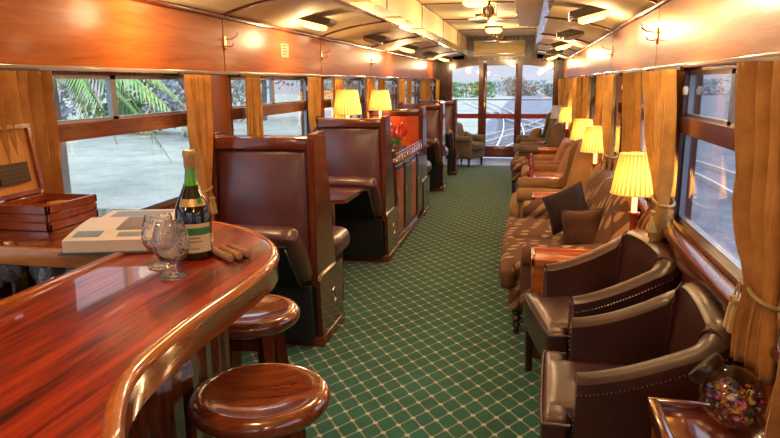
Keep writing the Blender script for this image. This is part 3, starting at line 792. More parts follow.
def tb(b, *a, **k): b.box(*a, mtx=mt, **k)
b = MB()
H2 = .265
tb(b, -.028, -.008, -dp, dp, 0, H2); tb(b, -.028, .010, -dp, dp, 0, .016); tb(b, -.028, .010, -dp, dp, H2-.016, H2)
tb(b, -.028, .010, -dp, -dp+.016, 0, H2); tb(b, -.028, .010, dp-.016, dp, 0, H2)
lid = b.build('lid', M_humid, hm, smooth=False)
b = MB(); tb(b, -.008, -.004, -dp+.016, dp-.016, .016, H2-.016); b.build('lid_lining', M_humidin, lid, smooth=False)
b = MB(); tb(b, -.004, .012, -.07, .075, .05, .125); 
o = b.build('humidifier_grille', M_dkmetal, lid, smooth=False)
b = MB()
for r_ in range(4):
    for c_ in range(9): tb(b, .012, .0128, -.062+c_*.015, -.052+c_*.015, .058+r_*.016, .063+r_*.016)
b.build('grille_slots', M_ink, lid, smooth=False)
b = MB(); b.box(-w-.004, -w+.008, dp-.02, dp-.008, h-.006, h+.014, .002); b.box(-w-.004, -w+.008, -dp+.008, -dp+.02, h-.006, h+.014, .002); b.build('hinge', M_brass, hm)

# open book
bk = thing('open_book', 'large open picture book lying between humidor and brandy glasses', 'book', (-1.225, 1.70, ZB+.001), math.atan2(.10, .36)+.02)
# local: x across page width (.27), y depth ; near page y 0..0.33, spine at .33, far page .33...64
def page_z(y):
    if y < .28: u = y/.28; return .040+.020*math.sin(min(1, u*1.15)*PI/2) - (.022 if u > .97 else 0)
    u = (y-.28)/.20; return .030+.012*math.sin(min(1, u*3)*PI/2)
W2 = .128
ys = [.28*k/14 for k in range(15)]+[.28+.20*k/10 for k in range(1, 11)]
b = MB(); rows = []
for y in ys: rows.append([(-W2, y, .006), (-W2, y, page_z(y)), (W2, y, page_z(y)), (W2, y, .006)])
V = b.grid(rows); b.face(V[0]); b.face(V[-1]); b.build('page_block', M_paperedge, bk)
b = MB(); b.grid([[(-W2-.001, y, page_z(y)+.001), (W2+.001, y, page_z(y)+.001)] for y in ys]); b.build('open_pages', M_paper, bk)
b = MB(); b.box(-W2-.012, W2+.012, -.012, .492, 0, .006, .002, 1); b.build('cover', M_cover, bk)
def onpage(x0, x1, y0, y1, mtl, name):
    b = MB(); b.grid([[(x0, y0+(y1-y0)*k/6, page_z(y0+(y1-y0)*k/6)+.0022), (x1, y0+(y1-y0)*k/6, page_z(y0+(y1-y0)*k/6)+.0022)] for k in range(7)]); b.build(name, mtl, bk)
onpage(-.0, .10, .09, .25, M_photo, 'printed_picture'); onpage(-.11, -.03, .03, .085, M_photo2, 'printed_picture')
onpage(-.10, .10, .33, .45, M_photo2, 'printed_picture'); onpage(.02, .09, .03, .07, M_photo2, 'printed_picture')

# ------------------------------------------------------------------ bar stools
def stool(loc, rz, label):
    t = thing('bar_stool', label, 'stool', loc, rz)
    b = MB()
    b.lathe([(0, .778), (.13, .778), (.160, .785), (.176, .797), (.184, .812), (.183, .826), (.174, .838), (.160, .843), (.142, .840), (.12, .833), (.09, .826), (.05, .822), (0, .821)], n=56, cap=False)
    b.build('seat', M_stool, t)
    for k in range(4):
        a = PI/4+k*PI/2
        b = MB(); c, s_ = math.cos(a), math.sin(a)
        p0, p1 = Vector((.105*c, .105*s_, .78)), Vector((.195*c, .195*s_, 0))
        rows = []
        for j in range(7):
            q = p0.lerp(p1, j/6); hw = .022-.004*(j/6)
            rot = Matrix.Rotation(a, 3, 'Z')
            rows.append([tuple(q + rot @ Vector(v)) for v in ((hw, hw, 0), (-hw, hw, 0), (-hw, -hw, 0), (hw, -hw, 0))])
        V = b.grid(rows, closed_v=True); b.face(V[0]); b.face(V[-1]); b.build('leg', M_stool2, t, smooth=False)
    def legp(k, z):
        a = PI/4+k*PI/2; r = .105+(.195-.105)*(1-z/.78); return Vector((r*math.cos(a), r*math.sin(a), z))
    for k in range(4):
        z = .30 if k % 2 else .22
        b = MB(); b.tube([legp(k, z), legp((k+1) % 4, z)], .013, 8); b.build('stretcher', M_stool2, t)
    b = MB()
    for k in range(4):
        p, q = legp(k, .745), legp((k+1) % 4, .745)
        d_ = (q-p); a = math.atan2(d_.y, d_.x); l = d_.length
        mt2 = Matrix.Translation((p+q)/2) @ Matrix.Rotation(a, 4, 'Z'); b.box(-l/2, l/2, -.010, .010, -.03, .034, mtx=mt2)
    b.build('apron', M_stool2, t, smooth=False)
    return t
stool((-.655, 1.475, 0), .35, 'round dished wooden bar stool nearest the viewer, beside the bar')
stool((-.945, 2.03+.03, 0), .15, 'round dished wooden bar stool at the rounded far end of the bar')

# ------------------------------------------------------------------ booth benches
XA = -1.21
def bench(y0, front, back, label, wooden_front=False):
    t = thing('booth_bench', label, 'bench', (0, y0, 0))
    W0, W1 = -1.88, XA
    # end posts
    for (x0, x1) in ((W1-.045, W1), (W0, W0+.04)):
        b = MB(); b.prism([(0, .40), (0, 1.30), (.03, 1.325), (.19, 1.335), (.22, 1.31), (.39, .40)], 'X', x0, x1); b.build('end_post', M_mahog, t, smooth=False)
    b = MB(); b.box(W0+.04, W1-.045, .004, .22, 1.235, 1.305, .008); b.build('top_rail', M_mahogX, t)
    b = MB(); b.prism([(.035, .42), (.035, 1.235), (.185, 1.235), (.36, .42)], 'X', W0+.04, W1-.045); b.build('back_board', M_mahog, t, smooth=False)
    # side panel with sloped top and kick board
    b = MB(); b.prism([(0, .06), (.02, .45), (.50, .45), (.50, .06)] if 0 else [(.04, .06), (0, .44), (.06, .46), (.50, .455), (.50, .06)], 'X', W1-.02, W1+.012); b.build('side_panel', M_mahog, t, smooth=False)
    b = MB(); b.tube([(W1+.013, .30+.035*math.cos(a), .26+.05*math.sin(a)) for a in [2*PI*k/20 for k in range(21)]], .004, 6); b.build('pull_ring', M_chrome, t)
    b = MB(); b.box(W0, W1+.02, .03, .52, 0, .065, .006); b.build('kick_board', M_mahogX, t)
    b = MB(); b.box(W0+.02, W1-.021, .10, .46, .065, .42); b.build('seat_base', M_black, t, smooth=False)
    if front:
        mt = Matrix.Translation((0, -.05, .44)) @ Matrix.Rotation(R(-5.5), 4, 'X')
        b = MB(); b.puff(W0+.042, W1-.048, 0, .07, 0, .815, .03, .035, 12, mtx=mt, axis=(1,)); b.build('backrest', M_maroon, t)
        # seat squab tipped up against its stop
        L = .46; an = math.atan2(.36, -.30)
        mt = Matrix.Translation((0, -.02, .40)) @ Matrix.Rotation(PI-an, 4, 'X')
        mt = Matrix.Translation((0, -.045, .41)) @ Matrix.Rotation(-(PI-an), 4, 'X')
        # local: y from 0 to -L outwards, z thickness up
        b = MB(); b.puff(W0+.06, W1-.03, -L, 0, -.0, .13, .045, .012, 10, mtx=mt); sq = b.build('seat_squab', M_maroon, t)
        b = MB(); b.box(W0+.09, W1-.075, -L+.04, -.02, -.014, .006, .004, 1, mtx=mt); b.build('squab_underside', M_black, sq)
        b = MB()
        for k in range(15):
            y = -L+.06+(L-.1)*k/14
            for x in (W1-.085, W0+.10): b.lathe([(0, -.019), (.0055, -.017), (.006, -.014), (0, -.014)], (0, 0, 0), 6, mtx=mt @ Matrix.Translation((x, y, 0)), cap=False)
        b.build('upholstery_nails', M_chrome, sq)
        b = MB(); b.box(W0+.03, W1-.03, -.05, .10, .065, .42, .004, 1); b.build('front_box', M_black, t)
    if wooden_front:
        b = MB(); b.box(W0+.05, W1-.05, .012, .036, .44, 1.225, .004, 1); b.build('wooden_back_panel', M_redwood, t)
    if back:
        b = MB(); mt = Matrix.Translation((0, .40, .44)) @ Matrix.Rotation(R(13), 4, 'X')
        b.puff(W0+.055, W1-.055, -.03, .04, 0, .80, .03, .02, 8, mtx=mt, axis=(1,)); b.build('backrest', M_maroon, t)
        b = MB(); b.puff(W0+.05, W1-.0, .38, .80, .45, .62, .07, .01, 10); b.build('seat_cushion', M_maroon, t)
        b = MB(); b.box(W0+.05, W1-.05, .46, .74, .065, .45); b.build('front_box', M_black, t, smooth=False)
    return t
bench(3.66, True, True, 'maroon leather high-back booth bench nearest the bar, wood framed')
bench(5.66, True, False, 'maroon leather booth bench backing onto the low console cabinet')
bench(7.80, False, True, 'booth bench behind the flowers, plain orange-red wooden back toward viewer', wooden_front=True)
bench(9.72, True, True, 'maroon leather booth bench, fourth along the left wall from the bar')
bench(11.52, True, False, 'maroon leather booth bench farthest from the bar, near the end chair')

def booth_table(y, label):
    t = thing('booth_table', label, 'table', (-1.60, y, 0))
    b = MB(); w, l, r = .28, .31, .05
    P = []
    for (cx, cy, a0) in ((w-r, l-r, 0), (-w+r*.3, l-r*.3, PI/2), (-w+r*.3, -l+r*.3, PI), (w-r, -l+r, 1.5*PI)):
        rr = r if cx > 0 else r*.3
        for k in range(6): a = a0+PI/2*k/5; P.append((cx+rr*math.cos(a), cy+rr*math.sin(a)))
    b.prism(P, 'Z', .725, .755); b.build('tabletop', M_mahogX, t, smooth=False)
    b = MB(); b.lathe([(.0, 0), (.05, 0), (.05, .006), (.022, .02), (.0175, .03), (.0175, .715), (.04, .725), (0, .725)], (.12, -.10, 0), 18); b.build('pedestal', M_chrome, t)
    b = MB(); b.box(-w, -w+.03, -.2, .2, .62, .725, .004); b.build('wall_bracket', M_mahogX, t)
booth_table(5.0, 'mahogany booth table on a chrome post between first and second benches')
booth_table(9.10, 'mahogany booth table between third and fourth benches')

# console cabinet
cs = thing('console_cabinet', 'low mahogany console with sliding doors and brass gallery rail', 'cabinet', (0, 6.19, 0))
b = MB(); b.box(-1.88, -1.23, 0.01, 1.59, .065, .84); b.build('carcass', M_mahog, cs, smooth=False)
b = MB(); b.box(-1.89, -1.205, 0.0, 1.60, .84, .87, .008); b.build('worktop', M_mahogY, cs)
b = MB(); b.box(-1.88, -1.19, 0, 1.60, 0, .065, .008); b.build('plinth', M_mahogX, cs)
for k in range(4):
    y = .03+.39*k; dd = .012 if k % 2 == 0 else .022
    b = MB(); b.box(-1.232, -1.232+dd, y, y+.40, .11, .82, .003, 1); 
    dr = b.build('sliding_door', M_mahog if k % 2 == 0 else M_dark, cs)
    b = MB(); b.box(-1.232+dd, -1.228+dd, y+.05, y+.34, .16, .77, .003, 1); b.build('door_panel', M_redwood if k % 2 == 0 else M_mahog, dr)
    b = MB(); b.box(-1.228+dd, -1.220+dd, y+.02, y+.035, .42, .56, .003, 1); b.build('door_pull', M_chrome, dr)
b = MB()
for z in (.945, .915): b.tube([(-1.225, .02, z), (-1.225, 1.58, z)], .0055, 8)
for k in range(11):
    y = .02+1.56*k/10; b.lathe([(.009, .87), (.009, .875), (.004, .882), (.004, .95), (.006, .953), (0, .957)], (-1.225, y, 0), 8)
b.build('gallery_rail', M_chrome, cs)
# flower arrangement
fl = thing('flower_arrangement', 'red anthurium flowers with green leaves in a dark planter on the console', 'flowers', (-1.40, 6.75, .871))
b = MB(); b.box(-.10, .10, -.26, .42, 0, .075, .01); b.build('planter', M_dark, fl)
M_petal = flat('red_spathe', (.62, .03, .02), .25, coat=.5); M_leaf = flat('green_leaf', (.05, .16, .03), .4); M_spad = flat('yellow_spadix', (.75, .55, .10), .5); M_leafy = flat('pale_leaf', (.25, .32, .08), .5)
def leafshape(b, p, n_, up, l, w, heart=True):
    n_ = n_.normalized(); s_ = n_.cross(up).normalized(); u_ = s_.cross(n_)
    rows = []
    for j in range(8):
        t = j/7; ww = w*(math.sin(PI*min(1, t**.6))*(.9))+.0005
        c = p + u_*(l*(t-.2)) + n_*(.25*l*t*(t-1))
        rows.append([tuple(c-s_*ww+n_*.15*ww), tuple(c), tuple(c+s_*ww+n_*.15*ww)])
    b.grid(rows)
for k in range(8):
    p = Vector((random.uniform(-.02, .12), -.17+.07*k+random.uniform(-.02, .02), random.uniform(.14, .32)))
    nn = Vector((.5+random.uniform(-.2, .3), -.8, .35+random.uniform(-.2, .3)))
    b = MB(); b.tube([(p.x*.4, p.y*.6, .07), (p.x*.8, p.y*.9, p.z*.6), tuple(p)], .003, 5); st = b.build('stem', M_leaf, fl)
    b = MB(); leafshape(b, p, nn, Vector((random.uniform(-.5, .5), 0, 1)), .15, .065); o = b.build('petal', M_petal, fl, solid=.002)
    b = MB(); b.tube([tuple(p), tuple(p+nn.normalized()*.02+Vector((0, 0, .03))), tuple(p+nn.normalized()*.025+Vector((0, 0, .055)))], .005, 6); b.build('spadix', M_spad, fl)
b = MB()
for k in range(34):
    p = Vector((random.uniform(-.10, .10), random.uniform(-.24, .36), random.uniform(.07, .20)))
    leafshape(b, p, Vector((random.uniform(-.3, 1), random.uniform(-1, .3), random.uniform(.0, .8))), Vector((random.uniform(-1, 1), random.uniform(-1, 1), 1)), random.uniform(.08, .15), random.uniform(.018, .035))
b.build('foliage', M_leaf, fl, solid=.0015)

# ------------------------------------------------------------------ table lamps
def table_lamp(loc, label, lit=True, h0=.60, rz=0, power=4.6):
    """h0: height of shade bottom over its base is .42"""
    t = thing('table_lamp', label, 'lamp', loc, rz)
    b = MB(); b.box(-.055, .055, -.055, .055, 0, .018, .004); b.box(-.042, .042, -.042, .042, .018, .034, .006)
    b.lathe([(.022, .034), (.018, .05), (.013, .07), (.014, .12), (.018, .22), (.020, .27), (.026, .285), (.034, .292), (.034, .300), (0, .300)], n=20); b.build('base', M_burg if lit else M_brass, t)
    b = MB(); b.lathe([(.015, .300), (.015, .42), (.012, .43), (0, .43)], n=14); b.build('candle_sleeve', M_candle if lit else M_white, t)
    b = MB(); n = 60
    rows = []
    for j in range(9):
        u = j/8; r = .126+(.090-.126)*u; z = .405+.215*u
        rows.append([((r+(.004 if k % 2 else -.003))*math.cos(2*PI*k/n), (r+(.004 if k % 2 else -.003))*math.sin(2*PI*k/n), z) for k in range(n)])
    b.grid(rows, closed_v=True)
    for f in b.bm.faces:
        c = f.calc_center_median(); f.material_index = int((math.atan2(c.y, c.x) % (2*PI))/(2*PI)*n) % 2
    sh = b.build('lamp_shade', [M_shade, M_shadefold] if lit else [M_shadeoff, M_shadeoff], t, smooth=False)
    for r, z in ((.129, .406), (.093, .619)):
        b = MB(); b.tube([(r*math.cos(2*PI*k/36), r*math.sin(2*PI*k/36), z) for k in range(37)], .0035, 6); b.build('shade_trim', M_shade if lit else M_shadeoff, sh)
    if lit: light('lamp_bulb', (0, 0, .50), power, (1, .62, .25), .06, t)
    return t
ZD = .615
table_lamp((.595, 3.73, ZD), 'lit pleated table lamp with burgundy stem, nearest, behind the leather armchair')
table_lamp((.60, 5.96, ZD), 'lit pleated table lamp on the wooden table past the patterned sofa, second on the right')
table_lamp((.595, 7.36, ZD-.015), 'lit pleated table lamp third along the right wall, just past the winged armchair')
table_lamp((.60, 10.35, ZD), 'lit pleated table lamp fourth and farthest lit on the right wall')
table_lamp((.52, 11.75, ZD-.02), 'unlit white-shaded table lamp near the end wall chairs', lit=False)
table_lamp((-1.735, 6.33, .871), 'lit pleated table lamp on the near end of the console cabinet').scale = (1.1, 1.1, 1.1)
table_lamp((-1.70, 7.66, .871), 'lit pleated table lamp on the far end of the console cabinet').scale = (1.07, 1.07, 1.07)

# ------------------------------------------------------------------ leather tub armchairs
def tub_chair(loc, rz, label):
    t = thing('leather_armchair', label, 'armchair', loc, rz)
    # faces local -x. plan path of shell centreline (outer) from far arm front round the back to near arm front
    hw, fx, bx, rc = .32, -.245, .235, .11
    P = []
    for k in range(12): P.append((fx+(bx-rc-fx)*k/12, hw))
    for k in range(13): a = PI/2-PI/2*k/12; P.append((bx-rc+rc*math.cos(a), hw-rc+rc*math.sin(a)))
    for k in range(1, 9): P.append((bx, (hw-rc)-(2*(hw-rc))*k/9))
    for k in range(13): a = -PI/2*k/12; P.append((bx-rc+rc*math.cos(a), -hw+rc+rc*math.sin(a)))
    for k in range(1, 13): P.append((bx-rc-(bx-rc-fx)*k/12, -hw))
    def hgt(x, y):
        u = min(1, max(0, (x-fx)/(bx-fx)))
        return .625 + .195*(u**1.5) + (.035*(1-(y/hw)**2) if u > .9 else 0)
    n = len(P); rows = []
    for i, (x, y) in enumerate(P):
        a = P[max(i-1, 0)]; c = P[min(i+1, n-1)]
        tx, ty = c[0]-a[0], c[1]-a[1]; l = math.hypot(tx, ty); nx, ny = ty/l, -tx/l   # inward
        nx, ny = (ty/l, -tx/l)
        if nx*(0-x)+ny*(0-y) < 0: nx, ny = -nx, -ny
        H = hgt(x, y); u = min(1, max(0, (x-fx)/(bx-fx))); lean = .035*u*u; th = .085+.02*u
        row = []
        sec = [(0, .27), (-.002, .40), (-.004, H-.10), (-.008, H-.05), (-.004, H-.018), (.014, H-.003), (th*.5, H+.006), (th-.016, H-.004), (th, H-.022), (th-.002, H-.06), (th+.012, .47), (th+.005, .30)]
        for q, z in sec:
            lz = lean*max(0, (z-.4))/.4
            row.append((x+nx*(q-lz), y+ny*(q-lz), z))
        rows.append(row)
    b = MB(); V = b.grid(rows, closed_v=True); b.face(V[0][::-1]); b.face(V[-1]); shell = b.build('tub_back', M_leather, t)
    md = shell.modifiers.new('bev', 'BEVEL'); md.width = .012; md.segments = 3; md.limit_method = 'ANGLE'; md.angle_limit = R(50)
    # seat: T-shaped front, piping
    b = MB(); b.puff(-.36, .15, -.235, .235, .33, .465, .035, .018, 12, axis=(2,)); 
    b.puff(-.36, -.26, -.32, .32, .30, .462, .03, .006, 12, axis=(2,)); seat = b.build('seat', M_leather, t)
    b = MB()
    z = .448
    pts = [(-.26, .318, z), (-.335, .318, z), (-.357, .296, z), (-.361, 0, z+.003), (-.357, -.296, z), (-.335, -.318, z), (-.26, -.318, z)]
    b.tube(smoothpath(pts, 3), .0055, 6)
    b.build('seat_piping', M_leather, seat)
    b = MB(); b.box(-.35, .22, -.313, .313, .265, .335, .012); b.build('seat_rail', M_leather, t)
    for sx, sy in ((-1, -1), (-1, 1), (1, -1), (1, 1)):
        b = MB(); x, y = (-.32 if sx < 0 else .18), sy*.28; rows = []
        for j in range(5):
            q = j/4; w = .026-.009*q; xx = x+(0.03*q if sx > 0 else 0)
            rows.append([(xx-w, y-w, .27*(1-q)), (xx+w, y-w, .27*(1-q)), (xx+w, y+w, .27*(1-q)), (xx-w, y+w, .27*(1-q))])
        V = b.grid(rows, closed_v=True); b.face(V[0]); b.face(V[-1]); b.build('leg', M_dark, t, smooth=False)
    # nailheads along the outside just below the roll and down the arm fronts
    b = MB(); last = None; cnt = 0
    def bead(p):
        m4 = Matrix.Translation(p) @ Matrix.Diagonal((1, 1, 1, 1)); bmesh.ops.create_icosphere(b.bm, subdivisions=1, radius=.0036, matrix=m4)
    for i, (x, y) in enumerate(smoothpath(P, 9)):
        if last and math.hypot(x-last[0], y-last[1]) < .0125: continue
        last = (x, y); H = hgt(x, y); u = min(1, max(0, (x-fx)/(bx-fx))); lean = .035*u*u*max(0, H-.055-.4)/.4
        l = math.hypot(x-0.0, y) 
        cx, cy = (min(x, bx-rc), max(-hw+rc, min(hw-rc, y)))
        dx, dy = x-cx, y-cy; dl = math.hypot(dx, dy) or 1
        if x <= bx-rc: dx, dy, dl = 0, math.copysign(1, y), 1
        bead((x+dx/dl*(.008+lean), y+dy/dl*(.008+lean), H-.055))
    for sy in (-1, 1):
        for k in range(14): bead((fx-.004, sy*(hw-.006), .57-.02*k))
        for k in range(4): bead((fx-.004, sy*(hw-.02-.015*k), .60))
    b.build('nailhead_trim', flat('nailhead_metal', (.42, .33, .26), .3, 1), t)
    # piped seams on the inside back corners
    for sy in (-1, 1):
        b = MB(); x, y = .125, sy*.215; ht = hgt(.20, .24)
        b.tube([(x, y, .46), (x+.006, y+sy*.004, .60), (x+.016, y+sy*.010, ht-.07), (x+.026, y+sy*.018, ht-.018), (x+.045, y+sy*.04, ht+.004), (x+.075, y+sy*.075, ht-.004), (x+.10, y+sy*.098, ht-.04)], .005, 6); b.build('back_seam', M_leather, t)
    return t
tub_chair((.425, 3.37, 0), R(11), 'brown leather tub armchair with nailhead trim, farther one by the wooden divider')
tub_chair((.455, 2.47, 0), R(-2), 'brown leather tub armchair with nailhead trim, nearest the viewer by the jar table')

# ------------------------------------------------------------------ jar table, jar, divider table
jt = thing('side_table', 'dark mahogany tray-top side table in the near right corner', 'side table', (.395, 1.46, .09))
b = MB(); b.box(0, .27, 0, .46, .56, .585, .004); b.build('tabletop', M_jartable, jt)
b = MB()
for a in ((-.012, .02, -.01, .47), (.262, .285, -.01, .47)): b.box(a[0], a[1], a[2], a[3], .555, .603, .006)
for a in ((-.012, .285, -.012, .015), (-.012, .285, .45, .475)): b.box(*a, .555, .603, .006)
b.build('raised_rim', M_jartable, jt)
b = MB(); b.box(.005, .27, .005, .455, .10, .557); b.build('cabinet_body', M_orangewood, jt, smooth=False)
b = MB(); b.box(.0, .272, 0, .46, -.09, .10, .006); b.build('plinth', M_jartable, jt)
# jar
jr = thing('potpourri_jar', 'round glass jar of potpourri with tilted metal lid in the near right corner', 'jar', (.635, 1.77, .700))
jr.rotation_euler = (0, R(-50), R(-28))
JZ = .008
prof = [(0, .012), (.035, .006), (.058, .018), (.077, .048), (.083, .080), (.078, .112), (.062, .138), (.046, .150), (.044, .162)]
pin = [(.0415, .162), (.0435, .149), (.059, .136), (.075, .111), (.080, .080), (.074, .05), (.056, .022), (.034, .011), (0, .015)]
b = MB(); b.lathe([(r, z+JZ) for r, z in prof+pin], n=36, cap=False); b.build('jar_glass', M_glass, jr)
b = MB(); b.lathe([(.044, .160+JZ), (.050, .160+JZ), (.052, .166+JZ), (.052, .184+JZ), (.049, .189+JZ), (0, .191+JZ)], n=32, mod=None); b.build('lid', M_dkmetal, jr)
jr.location.z += .022
pp = MB()
cols = [(.75, .03, .16), (.72, .40, .05), (.10, .03, .16), (.20, .20, .04), (.45, .08, .03), (.9, .25, .42), (.8, .52, .08), (.05, .14, .55), (.5, .26, .05)]
PM = [flat('dried_petal', c, .6) for c in cols]
JUP = jr.rotation_euler.to_matrix().transposed() @ Vector((0, 0, 1))
for k in range(620):
    for _ in range(30):
        p = Vector((random.uniform(-.07, .07), random.uniform(-.07, .07), random.uniform(.03, .14)))
        rr = interp([(.018, .05), (.05, .066), (.08, .071), (.112, .066), (.145, .042)], p.z)
        if math.hypot(p.x, p.y) < rr-.004 and (p-Vector((0, 0, .08))).dot(JUP) < .030: break
    else: continue
    n_ = Vector((p.x, p.y, random.uniform(-.05, .05))).normalized() if random.random() < .7 else Vector((random.uniform(-1, 1), random.uniform(-1, 1), random.uniform(-1, 1))).normalized()
    a_ = n_.orthogonal().normalized(); a_ = Matrix.Rotation(random.uniform(0, 6), 3, n_) @ a_; c_ = n_.cross(a_)
    r = random.uniform(.006, .013)
    pp.mi = random.randrange(len(PM))
    vs = [pp.v(tuple(p + a_*r*math.cos(q)*1.2 + c_*r*.8*math.sin(q) + n_*(.003*math.cos(2*q)))) for q in [2*PI*j/7 for j in range(7)]]
    cv = pp.v(tuple(p-n_*.003))
    for j in range(7): pp.face([vs[j], vs[(j+1) % 7], cv])
po = pp.build('potpourri', PM, None, smooth=False)
po.matrix_world = Matrix.Translation(jr.location) @ jr.rotation_euler.to_matrix().to_4x4()
tag(po, 'dried potpourri petals in red, gold and violet filling the glass jar', 'potpourri', kind='stuff')

def divider(loc, w, d, label, h=.615, open_=False):
    t = thing('side_table', label, 'side table', loc)
    b = MB(); b.box(0, w, 0, d, h-.035, h-.012, .003); b.build('tabletop', M_orangewood, t)
    b = MB()
    for a in ((-.005, .018, -.005, d+.005), (w-.018, w+.005, -.005, d+.005), (-.005, w+.005, -.005, .018), (-.005, w+.005, d-.018, d+.005)): b.box(*a, h-.045, h, .004)
    b.build('raised_rim', M_orangewood, t)
    b = MB(); b.box(.008, w-.008, .008, d-.008, .09, h-.036); b.build('cabinet_body', M_orangewood, t, smooth=False)
    b = MB(); b.box(.0, .010, .04, d-.04, .14, h-.09, .003, 1); b.build('door', M_pillar, t)
    b = MB(); b.box(0, w, 0, d, 0, .09, .005); b.build('plinth', M_mahogX, t)
    return t
divider((.06, 3.76, 0), .62, .29, 'orange polished wooden divider table between leather armchair and patterned sofa')
divider((.08, 5.90, 0), .60, .26, 'orange polished wooden divider table between patterned sofa and beige armchair')
divider((.10, 7.20, 0), .56, .30, 'glowing orange wooden side table before the scroll-arm chairs', .60)
divider((.20, 10.25, 0), .50, .28, 'wooden side table under the farthest lit lamp on the right', .615)
divider((.20, 11.6, 0), .48, .30, 'small wooden side table under the unlit lamp near the end wall', .595)

# ------------------------------------------------------------------ upholstered pieces (face local -x, width along y)
def turned_leg(b, x, y, h):
    b.lathe([(0, 0), (.014, 0), (.020, h*.12), (.014, h*.22), (.026, h*.35), (.018, h*.5), (.030, h*.65), (.020, h*.78), (.032, h*.9), (.032, h), (0, h)], (x, y, 0), 14)
def sofa(loc, L, D, fab, label, name='sofa', cat='sofa', seats=1, seat_front=-.12, ztop=.97, scroll=None, parts_leg=True):
    t = thing(name, label, cat, loc)
    a = .15
    b = MB(); b.puff(-.02, D-.06, .04, L-.04, .15, .33, .02, .003, 6); b.build('base', fab, t)
    for k in range(seats):
        y0 = (a-.06 if k == 0 else a+(L-2*a)*k/seats); y1 = (L-a+.06 if k == seats-1 else a+(L-2*a)*(k+1)/seats)
        b = MB(); b.puff(-.10, D-.25, a+(L-2*a)*k/seats+.003, a+(L-2*a)*(k+1)/seats-.003, .31, .455, .05, .02, 12, axis=(2,)); o = b.build('seat_cushion', fab, t)
    b = MB(); b.puff(-.12, -.02, .01, L-.01, .30, .45, .045, .008, 12); b.build('seat_front', fab, t)
    b = MB(); b.puff(-.06, .02, .02, L-.02, .16, .31, .03, .004, 8); b.build('front_border', fab, t)
    # back: leaning slab with round top
    mt = Matrix.Translation((D-.31, 0, .38)) @ Matrix.Rotation(R(19), 4, 'Y')
    b = MB(); b.puff(0, .15, .05, L-.05, 0, ztop-.36, .07, .025, 12, mtx=mt, axis=(0,)); b.build('back_cushion', fab, t)
    b = MB(); b.puff(D-.17, D, .03, L-.03, .2, ztop-.12, .05, .005, 8); b.build('back_frame', fab, t)
    for y0, y1 in ((0, a), (L-a, L)):
        b = MB()
        rows = []; c0 = (y0+y1)/2
        xs = [0.02, .03, .06, .2, .35, .5, D-.12]
        for i, x in enumerate(xs):
            f = .80 if i == 0 else (.95 if i == 1 else 1); z1 = .60 + .05*max(0, (x-.3)/.4)
            row = []
            for k in range(20):
                q = 2*PI*k/20; row.append((x, c0+.078*f*math.cos(q), z1-.078+.078*f*math.sin(q)))
            rows.append(row)
        V = b.grid(rows, closed_v=True); b.face(V[0]); b.face(V[-1])
        b.puff(.015, D-.12, c0-.058, c0+.058, .18, .54, .03, .004, 8)
        arm = b.build('arm', fab, t)
        if scroll:
            b = MB(); b.lathe([(0, 0), (.088, 0), (.088, .03), (.07, .04), (.05, .034), (.03, .045), (0, .045)], (0, 0, 0), 24, mtx=Matrix.Translation((.02, c0, .535)) @ Matrix.Rotation(R(-90), 4, 'Y'))
            b.box(-.018, .012, c0-.045, c0+.045, .2, .50, .01)
            b.build('scroll_front', scroll, arm)
    for x in (.0, D-.1):
        for y in (.06, L-.06):
            b = MB(); turned_leg(b, x, y, .16); b.build('leg', M_dark, t)
    return t
sofa((-.02, 4.09, 0), 1.80, .72, M_sofa, 'brown leaf-patterned sofa along the right wall with two dark cushions', seats=2)
def throw(loc, normal, roll, size, fab, label):
    t = thing('throw_cushion', label, 'cushion', loc)
    nn = Vector(normal).normalized(); sx = Vector((0, 0, 1)).cross(nn).normalized(); sy = nn.cross(sx)
    m3 = Matrix((sx, sy, nn)).transposed() @ Matrix.Rotation(R(roll), 3, 'Z'); t.rotation_euler = m3.to_euler()
    b = MB(); n = 14; h = size/2
    for sg in (-1, 1):
        rows = []
        for i in range(n+1):
            row = []
            for j in range(n+1):
                u, v = -1+2*i/n, -1+2*j/n
                pin = 1-.10*(1-abs(u))*(abs(v)**3) ; pin2 = 1-.10*(1-abs(v))*(abs(u)**3)
                z = sg*.085*((1-u**4)*(1-v**4))**.6
                row.append((u*h*pin2, v*h*pin, z))
            rows.append(row)
        b.grid(rows)
    b.build('cushion_cover', fab, t)
    b = MB(); pts = []
    for (u0, v0, u1, v1) in ((-1, -1, 1, -1), (1, -1, 1, 1), (1, 1, -1, 1), (-1, 1, -1, -1)):
        for k in range(8):
            s_ = k/8; u = u0+(u1-u0)*s_; v = v0+(v1-v0)*s_; pts.append((u*h*(1-.10*(1-abs(v))*(abs(u)**3)), v*h*(1-.10*(1-abs(u))*(abs(v)**3)), 0))
    pts.append(pts[0]); b.tube(pts, .006, 6); b.build('cushion_piping', fab, t)
    return t
throw((.315, 4.93, .70), (-.42, -.80, .42), 30, .31, M_darkf, 'large dark brown square cushion leaning on the patterned sofa, farther one')
throw((.395, 4.45, .645), (-.30, -.92, .25), 8, .28, M_velvet, 'smaller brown velvet cushion with fringe on the sofa, nearer one')

